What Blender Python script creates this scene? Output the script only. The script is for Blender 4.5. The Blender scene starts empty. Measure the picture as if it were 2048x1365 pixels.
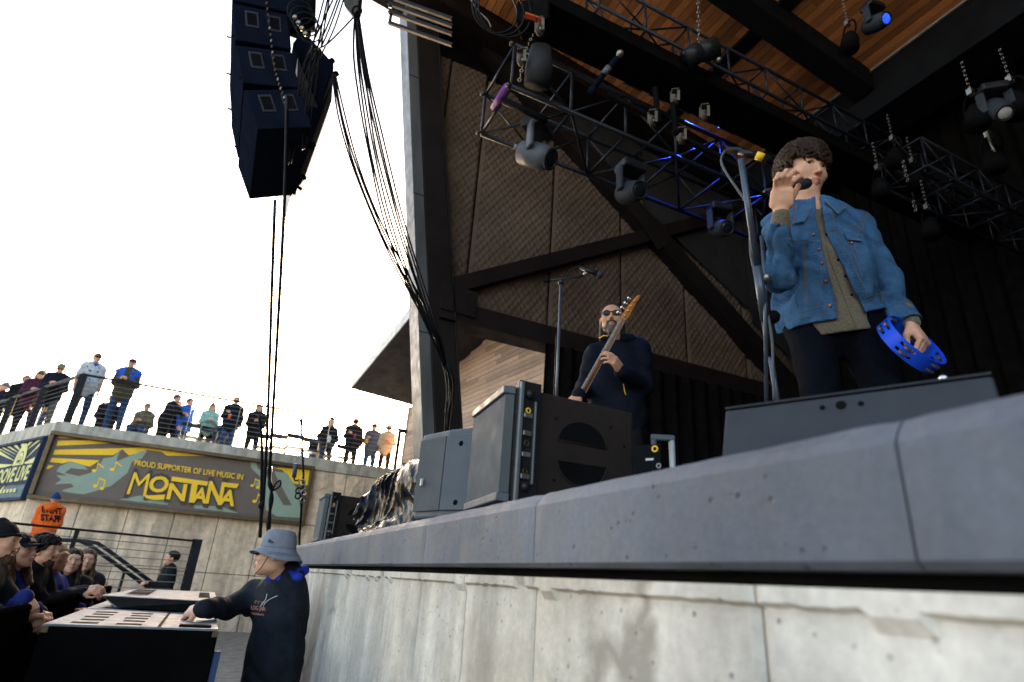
import bpy, bmesh, math, random
import numpy as np
from mathutils import Vector, Matrix, noise as mnoise
from mathutils.bvhtree import BVHTree
random.seed(7); rng = np.random.RandomState(5)
scene = bpy.context.scene
COL = scene.collection
# ------------------------------------------------------------------ camera
FPX = 1184.0
_y = np.array([-611, -447, -1184.]); _z = np.array([202, 2859, -1184.])
_y /= np.linalg.norm(_y); _z -= _z.dot(_y)*_y; _z /= np.linalg.norm(_z); _x = np.cross(_y, _z)
CM = np.array([_x, _y, _z]); CC = np.array([0, 0, 1.4])
cd = bpy.data.cameras.new('camera'); cam = bpy.data.objects.new('camera', cd); COL.objects.link(cam)
cd.sensor_width = 36; cd.lens = FPX/2048*36; cd.clip_start = .03; cd.clip_end = 2000
cam.matrix_world = Matrix.Translation(CC.tolist()) @ Matrix([list(r) for r in CM]).to_4x4()
cd.dof.use_dof = True; cd.dof.focus_distance = 3.3; cd.dof.aperture_fstop = 2.3
scene.camera = cam
# ------------------------------------------------------------------ light
SUN_AZ = math.degrees(math.atan2(.191, 1.007)); SUN_EL = 11.5
w = bpy.data.worlds.new('World'); scene.world = w; w.use_nodes = True
nt = w.node_tree; nt.nodes.clear()
sky = nt.nodes.new('ShaderNodeTexSky'); sky.sky_type = 'NISHITA'; sky.sun_disc = False
sky.sun_elevation = math.radians(SUN_EL); sky.sun_rotation = math.radians(SUN_AZ)
sky.air_density = 1.0; sky.dust_density = 4.5; sky.ozone_density = 1.0; sky.altitude = 900
bg = nt.nodes.new('ShaderNodeBackground'); bg.inputs[1].default_value = .15
wo = nt.nodes.new('ShaderNodeOutputWorld')
wbn = nt.nodes.new('ShaderNodeMix'); wbn.data_type = 'RGBA'; wbn.blend_type = 'MULTIPLY'; wbn.inputs[0].default_value = 1; wbn.inputs[7].default_value = (1.12, 1.0, .88, 1)   # white balance of the daylight
nt.links.new(sky.outputs[0], wbn.inputs[6]); nt.links.new(wbn.outputs[2], bg.inputs[0]); nt.links.new(bg.outputs[0], wo.inputs[0])
sl = bpy.data.lights.new('sun', 'SUN'); sl.energy = 4; sl.angle = math.radians(.5); sl.color = (1, .84, .66)
so = bpy.data.objects.new('sun', sl); COL.objects.link(so)
sd = Vector((math.sin(math.radians(SUN_AZ))*math.cos(math.radians(SUN_EL)), math.cos(math.radians(SUN_AZ))*math.cos(math.radians(SUN_EL)), math.sin(math.radians(SUN_EL))))
so.rotation_euler = sd.to_track_quat('Z', 'Y').to_euler()
vs = scene.view_settings
vs.view_transform = 'Standard'; vs.look = 'None'; vs.gamma = 1; vs.exposure = 2.75; vs.use_curve_mapping = False
scene.render.engine = 'CYCLES'
scene.cycles.max_bounces = 6

# ------------------------------------------------------------------ helpers
def ray(px, py): return CM @ (np.array([px-1024, 682.5-py, -FPX])/FPX)
def at(px, py, d): return CC + ray(px, py)*d                 # a point d metres along the view axis
def onX(px, py, v): r = ray(px, py); return CC + r*v/r[0]
def onY(px, py, v): r = ray(px, py); return CC + r*v/r[1]
def onZ(px, py, v): r = ray(px, py); return CC + r*(v-CC[2])/r[2]
def pix(X, Y, Z):
    a = np.stack([X-CC[0], Y-CC[1], Z-CC[2]], -1) @ CM
    return 1024 - a[..., 0]/a[..., 2]*FPX, 682.5 + a[..., 1]/a[..., 2]*FPX, -a[..., 2]
def V(*a): return np.array(a, float)
def nrm(v): v = np.array(v, float); return v/np.linalg.norm(v)
OFF = {}
def tag(o, label=None, cat=None, group=None, kind=None):
    if label: o['label'] = label
    if cat: o['category'] = cat
    if group: o['group'] = group
    if kind: o['kind'] = kind
    return o
def thing(name, label, cat, loc=(0, 0, 0), group=None, kind=None):
    o = bpy.data.objects.new(name, None); COL.objects.link(o); o.empty_display_size = .1
    o.location = tuple(float(c) for c in loc); OFF[o] = np.array(loc, float)
    return tag(o, label, cat, group, kind)
def setting(name, loc=(0, 0, 0)): 
    o = bpy.data.objects.new(name, None); COL.objects.link(o); o.location = loc; OFF[o] = np.array(loc, float); o['kind'] = 'structure'; return o
def put(name, verts, faces, m, parent=None, smooth=False, loc=None, mi=None):
    verts = np.asarray(verts, float)
    off = OFF[parent] if parent is not None else (np.array(loc, float) if loc is not None else np.zeros(3))
    me = bpy.data.meshes.new(name); 
    me.from_pydata((verts-off).tolist(), [], faces if isinstance(faces, list) else faces.tolist())
    ms = m if isinstance(m, (list, tuple)) else [m]
    for q in ms: me.materials.append(q)
    if mi is not None: me.polygons.foreach_set('material_index', np.asarray(mi, np.int32))
    if smooth: me.polygons.foreach_set('use_smooth', [True]*len(me.polygons))
    me.update()
    o = bpy.data.objects.new(name, me); COL.objects.link(o)
    if parent is not None: o.parent = parent; OFF[o] = off
    else: o.location = off.tolist(); OFF[o] = off
    return o
BXF = [[0, 3, 2, 1], [4, 5, 6, 7], [0, 1, 5, 4], [1, 2, 6, 5], [2, 3, 7, 6], [3, 0, 4, 7]]
class MB:
    def __init__(s): s.v = []; s.f = []; s.n = 0
    def add(s, v, f):
        v = np.asarray(v, float); s.v.append(v); s.f += [[i+s.n for i in q] for q in f]; s.n += len(v); return s
    def hexa(s, p): return s.add(p, BXF)                 # 8 corners: bottom ring then top ring
    def box(s, c, h, R=None):
        c = np.array(c, float); h = np.array(h, float)
        q = np.array([[-1, -1, -1], [1, -1, -1], [1, 1, -1], [-1, 1, -1], [-1, -1, 1], [1, -1, 1], [1, 1, 1], [-1, 1, 1]])*h
        if R is not None: q = q @ np.array(R)            # rows of R are the box axes
        return s.add(q+c, BXF)
    def bbox(s, a, b): a = np.array(a, float); b = np.array(b, float); return s.box((a+b)/2, np.abs(b-a)/2)
    def beam(s, a, b, w, h, up=(0, 0, 1)):
        a = np.array(a, float); b = np.array(b, float); d = nrm(b-a); r = np.cross(d, up); 
        if np.linalg.norm(r) < 1e-5: r = np.cross(d, (1, 0, 0))
        r = nrm(r); u = np.cross(r, d)
        return s.box((a+b)/2, (w/2, np.linalg.norm(b-a)/2, h/2), [r, d, u])
    def tube(s, pts, r, n=8, cap=True):
        pts = [np.array(p, float) for p in pts]; m = len(pts); rr = r if isinstance(r, (list, tuple, np.ndarray)) else [r]*m
        vs_ = []; prev = None
        for i, p in enumerate(pts):
            d = nrm(pts[min(i+1, m-1)]-pts[max(i-1, 0)])
            if prev is None: a = np.cross(d, (0, 0, 1) if abs(d[2]) < .9 else (1, 0, 0))
            else: a = prev - d*prev.dot(d)
            a = nrm(a); prev = a; b = np.cross(d, a)
            for k in range(n): t = 2*math.pi*k/n; vs_.append(p+(a*math.cos(t)+b*math.sin(t))*rr[i])
        f = []
        for i in range(m-1):
            for k in range(n): f.append([i*n+k, i*n+(k+1) % n, (i+1)*n+(k+1) % n, (i+1)*n+k])
        if cap: f.append(list(range(n))[::-1]); f.append([(m-1)*n+k for k in range(n)])
        return s.add(vs_, f)
    def ring(s, c, ax, R, r, n=24, k=6):
        ax = nrm(ax); a = nrm(np.cross(ax, (0, 0, 1) if abs(ax[2]) < .9 else (1, 0, 0))); b = np.cross(ax, a); v = []; f = []
        for i in range(n):
            t = 2*math.pi*i/n; o = a*math.cos(t)+b*math.sin(t)
            for j in range(k): u = 2*math.pi*j/k; v.append(np.array(c)+o*(R+r*math.cos(u))+ax*r*math.sin(u))
        for i in range(n):
            for j in range(k): f.append([i*k+j, ((i+1) % n)*k+j, ((i+1) % n)*k+(j+1) % k, i*k+(j+1) % k])
        return s.add(v, f)
    def ball(s, c, r, R=None, n=12, m=8):
        r = np.array([r]*3 if np.isscalar(r) else r, float); v = []; f = []
        for i in range(m+1):
            t = math.pi*i/m
            for k in range(n): p = 2*math.pi*k/n; v.append(np.array([math.sin(t)*math.cos(p), math.sin(t)*math.sin(p), math.cos(t)])*r)
        v = np.array(v)
        if R is not None: v = v @ np.array(R)
        for i in range(m):
            for k in range(n): f.append([i*n+k, (i+1)*n+k, (i+1)*n+(k+1) % n, i*n+(k+1) % n])
        return s.add(v+np.array(c), f)
    def build(s, name, m, parent=None, smooth=False, bevel=0, loc=None, label=None, cat=None, group=None, kind=None):
        o = put(name, np.concatenate(s.v), s.f, m, parent, smooth, loc)
        if bevel:
            b = o.modifiers.new('b', 'BEVEL'); b.width = bevel; b.segments = 2; b.limit_method = 'ANGLE'; b.angle_limit = .6
        return tag(o, label, cat, group, kind)
def prism(quad, d, mb=None):                      # polygon (world pts) thickened by vector d
    mb = mb or MB(); q = np.array(quad, float); n = len(q)
    return mb.add(np.concatenate([q, q+np.array(d)]), [list(range(n)), [n+i for i in range(n)][::-1]]+[[i, n+i, n+(i+1) % n, (i+1) % n] for i in range(n)])
UB = bpy.data.meshes.new('unit_block')
UB.from_pydata((np.array([[-1, -1, -1], [1, -1, -1], [1, 1, -1], [-1, 1, -1], [-1, -1, 1], [1, -1, 1], [1, 1, 1], [-1, 1, 1]])*.5).tolist(), [], BXF)
_ub = {}
def block(name, m, parent, c, size, R=None):      # shared-mesh piece (plank, panel ...)
    if m.name not in _ub: me = UB.copy(); me.materials.append(m); _ub[m.name] = me
    o = bpy.data.objects.new(name, _ub[m.name]); COL.objects.link(o); o.parent = parent
    off = OFF[parent]; M3 = Matrix.Identity(3) if R is None else Matrix([list(r) for r in np.array(R).T])
    o.matrix_local = Matrix.Translation((np.array(c)-off).tolist()) @ M3.to_4x4() @ Matrix.Diagonal((*[float(x) for x in size], 1))
    OFF[o] = off
    return o
def copy_tree(o, delta, label=None, parent=None):
    c = o.copy(); COL.objects.link(c)
    if parent is None: c.location = (Vector(o.location)+Vector([float(x) for x in delta]))
    else: c.parent = parent
    if label: c['label'] = label
    for ch in list(o.children): copy_tree(ch, (0, 0, 0), None, c)
    return c
# ------------------------------------------------------------------ materials
def nodes_of(name):
    m = bpy.data.materials.new(name); m.use_nodes = True; t = m.node_tree; b = t.nodes['Principled BSDF']; return m, t, b
def N(t, ty, **kw):
    n = t.nodes.new(ty)
    for k, v in kw.items():
        if k.startswith('i_'): n.inputs[k[2:].replace('_', ' ')].default_value = v
        else: setattr(n, k, v)
    return n
def L(t, a, b): t.links.new(a, b)
def mixc(t, fac, a, b, blend='MIX'):
    n = t.nodes.new('ShaderNodeMix'); n.data_type = 'RGBA'; n.blend_type = blend
    for s_, v in ((n.inputs[0], fac), (n.inputs[6], a), (n.inputs[7], b)):
        if hasattr(v, 'links'): L(t, v, s_)
        else: s_.default_value = v if not isinstance(v, tuple) or len(v) == 4 else (*v, 1)
    return n.outputs[2]
def ramp(t, src, *stops):
    r = t.nodes.new('ShaderNodeValToRGB'); L(t, src, r.inputs[0]); e = r.color_ramp.elements
    while len(e) < len(stops): e.new(.5)
    for i, (p, c) in enumerate(stops): e[i].position = p; e[i].color = (c, c, c, 1) if np.isscalar(c) else (*c, 1)
    return r.outputs[0]
def noise(t, pos, scale, detail=4, vec=None, rough=.55):
    n = N(t, 'ShaderNodeTexNoise'); n.inputs['Scale'].default_value = scale; n.inputs['Detail'].default_value = detail; n.inputs['Roughness'].default_value = rough
    if vec: mp = N(t, 'ShaderNodeMapping'); mp.inputs['Scale'].default_value = vec; L(t, pos, mp.inputs[0]); L(t, mp.outputs[0], n.inputs[0])
    else: L(t, pos, n.inputs[0])
    return n.outputs[0]
def bump(t, b, h, strength=.3, dist=.01):
    n = N(t, 'ShaderNodeBump'); n.inputs['Strength'].default_value = strength; n.inputs['Distance'].default_value = dist
    L(t, h, n.inputs['Height']); L(t, n.outputs[0], b.inputs['Normal'])
def lerp3(c, k): return tuple(min(1, x*k) for x in c)
_mats = {}
def mat(name, col, rough=.6, metal=0, var=.2, vs_=6, bs=80, bst=.15, bd=.003, vec=None, rnd=0, emit=0, alpha=None, sheen=0, rvar=.12, spec=.25):
    if name in _mats: return _mats[name]
    m, t, b = nodes_of(name); g = N(t, 'ShaderNodeNewGeometry').outputs[0]
    n1 = noise(t, g, vs_, 5, vec)
    c = mixc(t, ramp(t, n1, (.3, 0), (.7, 1)), lerp3(col, 1-var), lerp3(col, 1+var))
    if rnd:
        oi = N(t, 'ShaderNodeObjectInfo').outputs['Random']
        c = mixc(t, 1.0, c, ramp(t, oi, (0, 1-rnd), (1, 1+rnd*.6)), 'MULTIPLY')
    L(t, c, b.inputs['Base Color']); b.inputs['Metallic'].default_value = metal
    L(t, ramp(t, noise(t, g, vs_*2.3, 3), (.3, max(0, rough-rvar)), (.7, min(1, rough+rvar))), b.inputs['Roughness'])
    if bst: bump(t, b, noise(t, g, bs, 3), bst, bd)
    if emit: L(t, c, b.inputs['Emission Color']); b.inputs['Emission Strength'].default_value = emit
    if spec is not None: b.inputs['Specular IOR Level'].default_value = spec
    if sheen: b.inputs['Sheen Weight'].default_value = sheen
    _mats[name] = m; return m
def concrete(name, base, warm, crack=.35, streak=.5, dark=.55):
    m, t, b = nodes_of(name); g = N(t, 'ShaderNodeNewGeometry').outputs[0]
    big = noise(t, g, .9, 6, rough=.65); mid = noise(t, g, 6, 6, rough=.65); st = noise(t, g, 5, 4, (1, 1, .12)); fine = noise(t, g, 60, 4)
    c = mixc(t, ramp(t, big, (.35, 0), (.65, 1)), base, warm)
    c = mixc(t, 1.0, c, ramp(t, mid, (.25, .62), (.75, 1.2)), 'MULTIPLY')
    c = mixc(t, streak, c, ramp(t, st, (.35, dark), (.6, 1.08)), 'MULTIPLY')
    c = mixc(t, .5, c, ramp(t, fine, (.3, .8), (.7, 1.15)), 'MULTIPLY')
    # bug holes
    v = N(t, 'ShaderNodeTexVoronoi'); v.inputs['Scale'].default_value = 26; L(t, g, v.inputs[0])
    msk = ramp(t, noise(t, g, 3, 2), (.40, 0), (.52, 1))
    hole = ramp(t, v.outputs['Distance'], (.05, 1), (.16, 0))
    hm = mixc(t, 1.0, hole, msk, 'MULTIPLY')
    c = mixc(t, hm, c, lerp3(base, .3))
    # cracks and construction stains
    mp = N(t, 'ShaderNodeVectorMath', operation='MULTIPLY_ADD'); L(t, g, mp.inputs[2]); mp.inputs[1].default_value = (.7, .7, .7)
    nn = N(t, 'ShaderNodeTexNoise'); nn.inputs['Scale'].default_value = 2.2; nn.inputs['Detail'].default_value = 6; L(t, g, nn.inputs[0]); L(t, nn.outputs[1], mp.inputs[0])
    vc = N(t, 'ShaderNodeTexVoronoi', feature='DISTANCE_TO_EDGE'); vc.inputs['Scale'].default_value = .75; L(t, mp.outputs[0], vc.inputs[0])
    cm = mixc(t, 1.0, ramp(t, vc.outputs[0], (.004, 1), (.03, 0)), ramp(t, noise(t, g, 1.1, 2), (.5, 0), (.6, crack)), 'MULTIPLY')
    c = mixc(t, cm, c, lerp3(warm, .4))
    L(t, c, b.inputs['Base Color']); L(t, ramp(t, mid, (.3, .55), (.7, .85)), b.inputs['Roughness'])
    h = mixc(t, .5, mixc(t, .6, mid, fine), mixc(t, 1.0, hm, (1, 1, 1, 1), 'DIFFERENCE'))
    bump(t, b, h, .6, .006)
    _mats[name] = m; return m
def wood(name, cols, axis_vec, rnd=.35, rough=.55):
    m, t, b = nodes_of(name); g = N(t, 'ShaderNodeNewGeometry').outputs[0]; oi = N(t, 'ShaderNodeObjectInfo').outputs['Random']
    n = N(t, 'ShaderNodeTexNoise'); n.noise_dimensions = '4D'; n.inputs['Scale'].default_value = 14; n.inputs['Detail'].default_value = 6
    mp = N(t, 'ShaderNodeMapping'); mp.inputs['Scale'].default_value = axis_vec; L(t, g, mp.inputs[0]); L(t, mp.outputs[0], n.inputs[0])
    mu = N(t, 'ShaderNodeMath', operation='MULTIPLY'); mu.inputs[1].default_value = 57; L(t, oi, mu.inputs[0]); L(t, mu.outputs[0], n.inputs['W'])
    r = t.nodes.new('ShaderNodeValToRGB'); L(t, n.outputs[0], r.inputs[0]); e = r.color_ramp.elements
    e[0].position = .3; e[0].color = (*cols[0], 1); e[1].position = .7; e[1].color = (*cols[1], 1)
    c = mixc(t, 1.0, r.outputs[0], ramp(t, oi, (0, 1-rnd), (.5, 1), (1, 1+rnd)), 'MULTIPLY')
    c = mixc(t, .35, c, ramp(t, noise(t, g, 1.2, 3), (.3, .6), (.7, 1.2)), 'MULTIPLY')
    L(t, c, b.inputs['Base Color']); b.inputs['Roughness'].default_value = rough; bump(t, b, n.outputs[0], .25, .003)
    _mats[name] = m; return m
M_conc = concrete('stage_concrete', (.66, .61, .56), (.62, .53, .43), .8, .62, .45)
M_cope = concrete('coping_concrete', (.074, .083, .110), (.135, .145, .175), .12, .3, .7)
M_wall = concrete('retaining_concrete', (.72, .53, .385), (.78, .60, .43), .75, .7, .45)
M_asph = mat('plaza_paving', (.24, .205, .17), .95, spec=.05, var=.3, bs=120, bst=.5)
M_stagefloor = mat('stage_floor_black', (.03, .03, .032), .7)
M_steel = mat('painted_dark_steel', (.014, .010, .010), .55, .0, .25, 2, 40, .06, spec=.2)
M_steelgrey = mat('weathered_grey_steel', (.125, .13, .137), .5, .3, .3, 3, 40, .08, vec=(1, 1, .2))
M_black = mat('matte_black', (.006, .006, .007), .8, var=.3, spec=.03)
M_blackgloss = mat('black_plastic', (.014, .015, .018), .35, var=.25)
M_truss = mat('black_truss_tube', (.016, .019, .027), .4, .2)
M_quilt = mat('brown_quilted_fabric', (.130, .090, .068), .9, var=.22, vs_=1.5, bs=250, bst=.3, spec=.1)
M_drape = mat('black_drape', (.005, .0045, .0045), .95, var=.4, spec=.05)
M_cedar = wood('cedar_ceiling', ((.52, .19, .055), (.82, .37, .14)), (9, .5, 9), .42)
M_siding = wood('weathered_siding', ((.40, .235, .16), (.66, .46, .34)), (.6, .6, 14), .30, .7)
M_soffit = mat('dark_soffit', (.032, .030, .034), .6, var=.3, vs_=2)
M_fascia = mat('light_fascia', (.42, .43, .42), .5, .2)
M_metal = mat('bare_metal', (.30, .28, .24), .35, .8)
M_chrome = mat('chrome', (.75, .75, .75), .12, 1, var=.05, bst=0)
M_blueglow = mat('blue_lens', (.02, .08, 1.0), .2, emit=.25, var=.6, vs_=40)
M_spk = mat('speaker_grey_paint', (.026, .019, .017), .85, spec=.12, var=.15, bs=700, bst=.5, bd=.002)
M_spkb = mat('speaker_blue_grey', (.075, .085, .105), .5, var=.12, bs=500, bst=.4, bd=.001)
M_grille = mat('grille_cloth', (.085, .092, .10), .85, var=.1, bs=900, bst=.5)
M_rail = mat('railing_black', (.012, .013, .017), .6, spec=.12)
M_dkmetal = mat('dull_zinc', (.10, .09, .075), .5, .6)
M_cable = mat('steel_cable', (.22, .22, .215), .5, .6)
M_rubber = mat('cable_rubber', (.005, .006, .010), .5, var=.2, spec=.2)
M_yellow = mat('yellow_print', (.92, .55, .03), .6, var=.06, bst=0)
M_brownp = mat('brown_print', (.15, .115, .095), .6, var=.06, bst=0)
M_greenp = mat('sage_print', (.27, .34, .27), .6, var=.06, bst=0)
M_dkprint = mat('dark_print', (.07, .052, .045), .6, var=.05, bst=0)
M_navyp = mat('navy_print', (.012, .026, .065), .8, var=.1, bst=0)
M_tealp = mat('teal_print', (.03, .10, .15), .6, var=.1, bst=0)
M_paley = mat('pale_yellow_print', (.62, .58, .22), .6, var=.08, bst=0)
M_bronze = mat('bronze_frame', (.10, .068, .038), .4, .5, var=.15)
# ------------------------------------------------------------------ implicit surfaces for bodies, clothes, lumps
class SDF:
    def __init__(s): s.p = []
    def cone(s, a, b, ra, rb=None, k=.03, flat=None, sub=False):
        s.p.append(('c', np.array(a, float), np.array(b, float), ra, ra if rb is None else rb, k, flat, sub)); return s
    def ell(s, c, r, R=None, k=.02, sub=False):
        r = np.array([r]*3 if np.isscalar(r) else r, float)
        s.p.append(('e', np.array(c, float), r, None if R is None else np.array(R, float), k, sub)); return s
    def box(s, c, h, R=None, rnd=.01, k=.02, sub=False):
        s.p.append(('b', np.array(c, float), np.array(h, float), None if R is None else np.array(R, float), rnd, k, sub)); return s
    def mesh(s, cell, post=None):
        lo = np.full(3, 1e9); hi = -lo; bbs = []
        for q in s.p:
            if q[0] == 'c': r = max(q[3], q[4])*(1 if not q[6] else max(1, q[6][1])); a = np.minimum(q[1], q[2])-r; b = np.maximum(q[1], q[2])+r; k = q[5]; sub = q[7]
            elif q[0] == 'e': r = q[2].max(); a = q[1]-r; b = q[1]+r; k = q[4]; sub = q[5]
            else: r = np.linalg.norm(q[2]); a = q[1]-r; b = q[1]+r; k = q[5]; sub = q[6]
            bbs.append((a-k-cell, b+k+cell, sub))
            if not sub: lo = np.minimum(lo, a-cell*2-k*.3); hi = np.maximum(hi, b+cell*2+k*.3)
        n = np.ceil((hi-lo)/cell).astype(int)+1
        ax = [lo[i]+np.arange(n[i])*cell for i in range(3)]
        F = np.full(tuple(n), 1.0, np.float32)
        for q, (a, b, sub) in zip(s.p, bbs):
            i0 = np.clip(np.floor((a-lo)/cell).astype(int), 0, n-1); i1 = np.clip(np.ceil((b-lo)/cell).astype(int)+1, 1, n)
            sl_ = tuple(slice(i0[i], i1[i]) for i in range(3))
            X, Y, Z = np.meshgrid(*[ax[i][sl_[i]].astype(np.float32) for i in range(3)], indexing='ij')
            if q[0] == 'c':
                _, A, B, ra, rb, k, flat, _s = q; ba = B-A; P = [X-A[0], Y-A[1], Z-A[2]]
                if flat:
                    nn = nrm(flat[0]); qf = flat[1]; dn = P[0]*nn[0]+P[1]*nn[1]+P[2]*nn[2]; e = (1/qf-1)
                    P = [P[i]+dn*nn[i]*e for i in range(3)]; ba = ba+nn*ba.dot(nn)*e
                l2 = max(ba.dot(ba), 1e-9); t_ = np.clip((P[0]*ba[0]+P[1]*ba[1]+P[2]*ba[2])/l2, 0, 1)
                d = np.sqrt(sum((P[i]-t_*ba[i])**2 for i in range(3)))-(ra+(rb-ra)*t_)
                if flat: d *= min(1, flat[1])
            elif q[0] == 'e':
                _, C_, r, R, k, _s = q; P = [X-C_[0], Y-C_[1], Z-C_[2]]
                if R is not None: P = [P[0]*R[i][0]+P[1]*R[i][1]+P[2]*R[i][2] for i in range(3)]
                k0 = np.sqrt(sum((P[i]/r[i])**2 for i in range(3)))+1e-6; k1 = np.sqrt(sum((P[i]/r[i]**2)**2 for i in range(3)))+1e-6
                d = k0*(k0-1)/k1
            else:
                _, C_, h, R, rnd, k, _s = q; P = [X-C_[0], Y-C_[1], Z-C_[2]]
                if R is not None: P = [P[0]*R[i][0]+P[1]*R[i][1]+P[2]*R[i][2] for i in range(3)]
                Q = [np.abs(P[i])-h[i]+rnd for i in range(3)]
                d = np.sqrt(sum(np.maximum(v, 0)**2 for v in Q))+np.minimum(np.maximum(np.maximum(Q[0], Q[1]), Q[2]), 0)-rnd
            G = F[sl_]
            if sub: h_ = np.maximum(k-np.abs(G+d), 0)/k; F[sl_] = np.maximum(G, -d)+h_*h_*k*.25
            else: h_ = np.maximum(k-np.abs(G-d), 0)/k; F[sl_] = np.minimum(G, d)-h_*h_*k*.25
        if post is not None:
            X, Y, Z = np.meshgrid(*[a_.astype(np.float32) for a_ in ax], indexing='ij'); F = post(X, Y, Z, F)
        F[0] = F[-1] = 1; F[:, 0] = F[:, -1] = 1; F[:, :, 0] = F[:, :, -1] = 1
        return surfnet(F, lo, cell)
def surfnet(F, lo, h):
    s = F < 0; n = F.shape
    c = np.zeros((n[0]-1, n[1]-1, n[2]-1), np.int8)
    for i in (0, 1):
        for j in (0, 1):
            for k in (0, 1): c += s[i:n[0]-1+i, j:n[1]-1+j, k:n[2]-1+k]
    I, J, K = np.nonzero((c > 0) & (c < 8)); idx = np.full(c.shape, -1, np.int64); idx[I, J, K] = np.arange(len(I))
    acc = np.zeros((len(I), 3)); cnt = np.zeros(len(I))
    E_ = [((i, j, k), a) for a in range(3) for i in (0, 1) for j in (0, 1) for k in (0, 1) if (i, j, k)[a] == 0]
    for o, a in E_:
        o2 = list(o); o2[a] = 1
        f0 = F[I+o[0], J+o[1], K+o[2]]; f1 = F[I+o2[0], J+o2[1], K+o2[2]]; m = (f0 < 0) != (f1 < 0)
        t_ = np.where(m, f0/(f0-f1+1e-12*(~m)), 0)
        for ax_ in range(3): acc[:, ax_] += np.where(m, (t_ if ax_ == a else o[ax_]), 0)
        cnt += m
    P = acc/cnt[:, None]+np.stack([I, J, K], 1); P = P*h+lo
    fs = []
    for a in range(3):
        sa = [slice(1, -1)]*3; sa[a] = slice(0, -1); sb = [slice(1, -1)]*3; sb[a] = slice(1, None)
        A = s[tuple(sa)]; B = s[tuple(sb)]; i, j, k = np.nonzero(A != B); fl = A[i, j, k]
        q = [i, j, k]; b1, b2 = [x for x in range(3) if x != a]; q[b1] = q[b1]+1; q[b2] = q[b2]+1
        def g(d1, d2):
            r = [q[0], q[1], q[2]]; r[b1] = r[b1]-d1; r[b2] = r[b2]-d2; return idx[r[0], r[1], r[2]]
        qd = np.stack([g(1, 1), g(0, 1), g(0, 0), g(1, 0)], 1)
        if a == 1: fl = ~fl
        qd[~fl] = qd[~fl][:, ::-1]; fs.append(qd)
    return P, np.concatenate(fs)
def wr(X, Y, Z, amp, f=18, seed=0.):
    w_ = np.sin(X*f*.6+Z*f*.37+seed)+np.sin(Y*f*.7-Z*f*.5+seed*2.1)
    return amp*(np.sin(Z*f+2.3*w_+seed)+.6*np.sin((X+Y)*f*1.3+1.9*w_+Z*f*.6))*.5
# ------------------------------------------------------------------ ground and stage
SX, SZ = .73, 1.63                      # stage front plane and stage height
g_ = MB(); g_.bbox((-400, -400, -.3), (400, 900, 0)); g_.build('ground', M_asph, kind='structure')
stage = thing('stage', 'raised concrete stage with a thick grey coping along its front edge', 'stage', (3, 1, 0))
cj = [-4.0, -2.9, -1.6, -.55, .45, 1.40, 2.30, 3.22, 4.2, 5.2, 6.3, 7.9]
for a, b in zip(cj[:-1], cj[1:]):
    a += .0018; b -= .0018; n = 28; v = []; f = []
    prof = [(1.15, 1.447), (.742, 1.447), (SX, 1.457), (SX, 1.53), (SX, 1.595), (.738, 1.612), (.752, 1.627), (.775, 1.632), (1.15, 1.632)]
    for i in range(n+1):
        y_ = a+(b-a)*i/n
        for j, (x_, z_) in enumerate(prof):
            q = mnoise.noise(Vector((x_*9, y_*9, z_*9)))*.0025+mnoise.noise(Vector((x_*40, y_*40, z_*40)))*.0016
            e = .002*max(0, 1-min(y_-a, b-y_)/.012) if 1 < j < 7 else 0
            v.append((x_+(q+e if 1 < j < 7 else 0), y_, z_+(q if 4 < j < 8 else 0)-(e if j > 4 and j < 8 else 0)))
    m_ = len(prof)
    for i in range(n):
        for j in range(m_-1): f.append([i*m_+j, i*m_+j+1, (i+1)*m_+j+1, (i+1)*m_+j])
    f.append(list(range(m_))[::-1]); f.append([n*m_+j for j in range(m_)])
    put('coping_block', v, f, M_cope, stage)
MB().bbox((.80, -4, 1.40), (1.15, 7.88, 1.4465)).build('shadow_gap', M_black, stage)
M_swall = M_conc
wj = [-4.0, -3.0, -1.9, -.9, .05, .71, 1.43, 1.9, 2.36, 2.86, 3.35, 3.9, 4.39, 5.1, 5.89, 6.9, 7.9]
for i, (a, b) in enumerate(zip(wj[:-1], wj[1:])):
    a += .003; b -= .003; x0 = .757+(rng.rand()-.5)*.004; n = 44; v = []; f = []; zs = [0, .35, .7, .95, 1.15, 1.3, 1.375, 1.395, 1.402, 1.425]
    for k in range(n+1):
        y_ = a+(b-a)*k/n; e = .005*max(0, 1-min(y_-a, b-y_)/.01)
        for z_ in zs:
            lip = -.012 if z_ > 1.398+.01*mnoise.noise(Vector((0, y_*7, 3))) else 0
            v.append((x0+lip+e+mnoise.noise(Vector((3, y_*5, z_*5)))*.003, y_, z_+(.004*mnoise.noise(Vector((9, y_*30, 1))) if 1.39 < z_ < 1.41 else 0)))
    m_ = len(zs); nb = len(v)
    for z_ in (0, 1.425):
        for y_ in (a, b): v.append((1.0, y_, z_))
    for k in range(n):
        for j in range(m_-1): f.append([k*m_+j, k*m_+j+1, (k+1)*m_+j+1, (k+1)*m_+j])
        f.append([k*m_+m_-1, nb+2, nb+3, (k+1)*m_+m_-1]) if n == 1 else None
    f.append([k*m_+m_-1 for k in range(n+1)]+[nb+3, nb+2]); f.append(list(range(m_))+[nb+2, nb][0:2]); f.append([n*m_+j for j in range(m_)][::-1]+[nb+1, nb+3])
    put('wall_panel', v, f, M_swall, stage)
MB().bbox((.80, -9.5, 0), (12, 7.9, 1.395)).build('base', M_black, stage)
MB().bbox((1.151, -9.5, 1.397), (12, 7.9, 1.628)).build('deck', M_stagefloor, stage)
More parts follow.
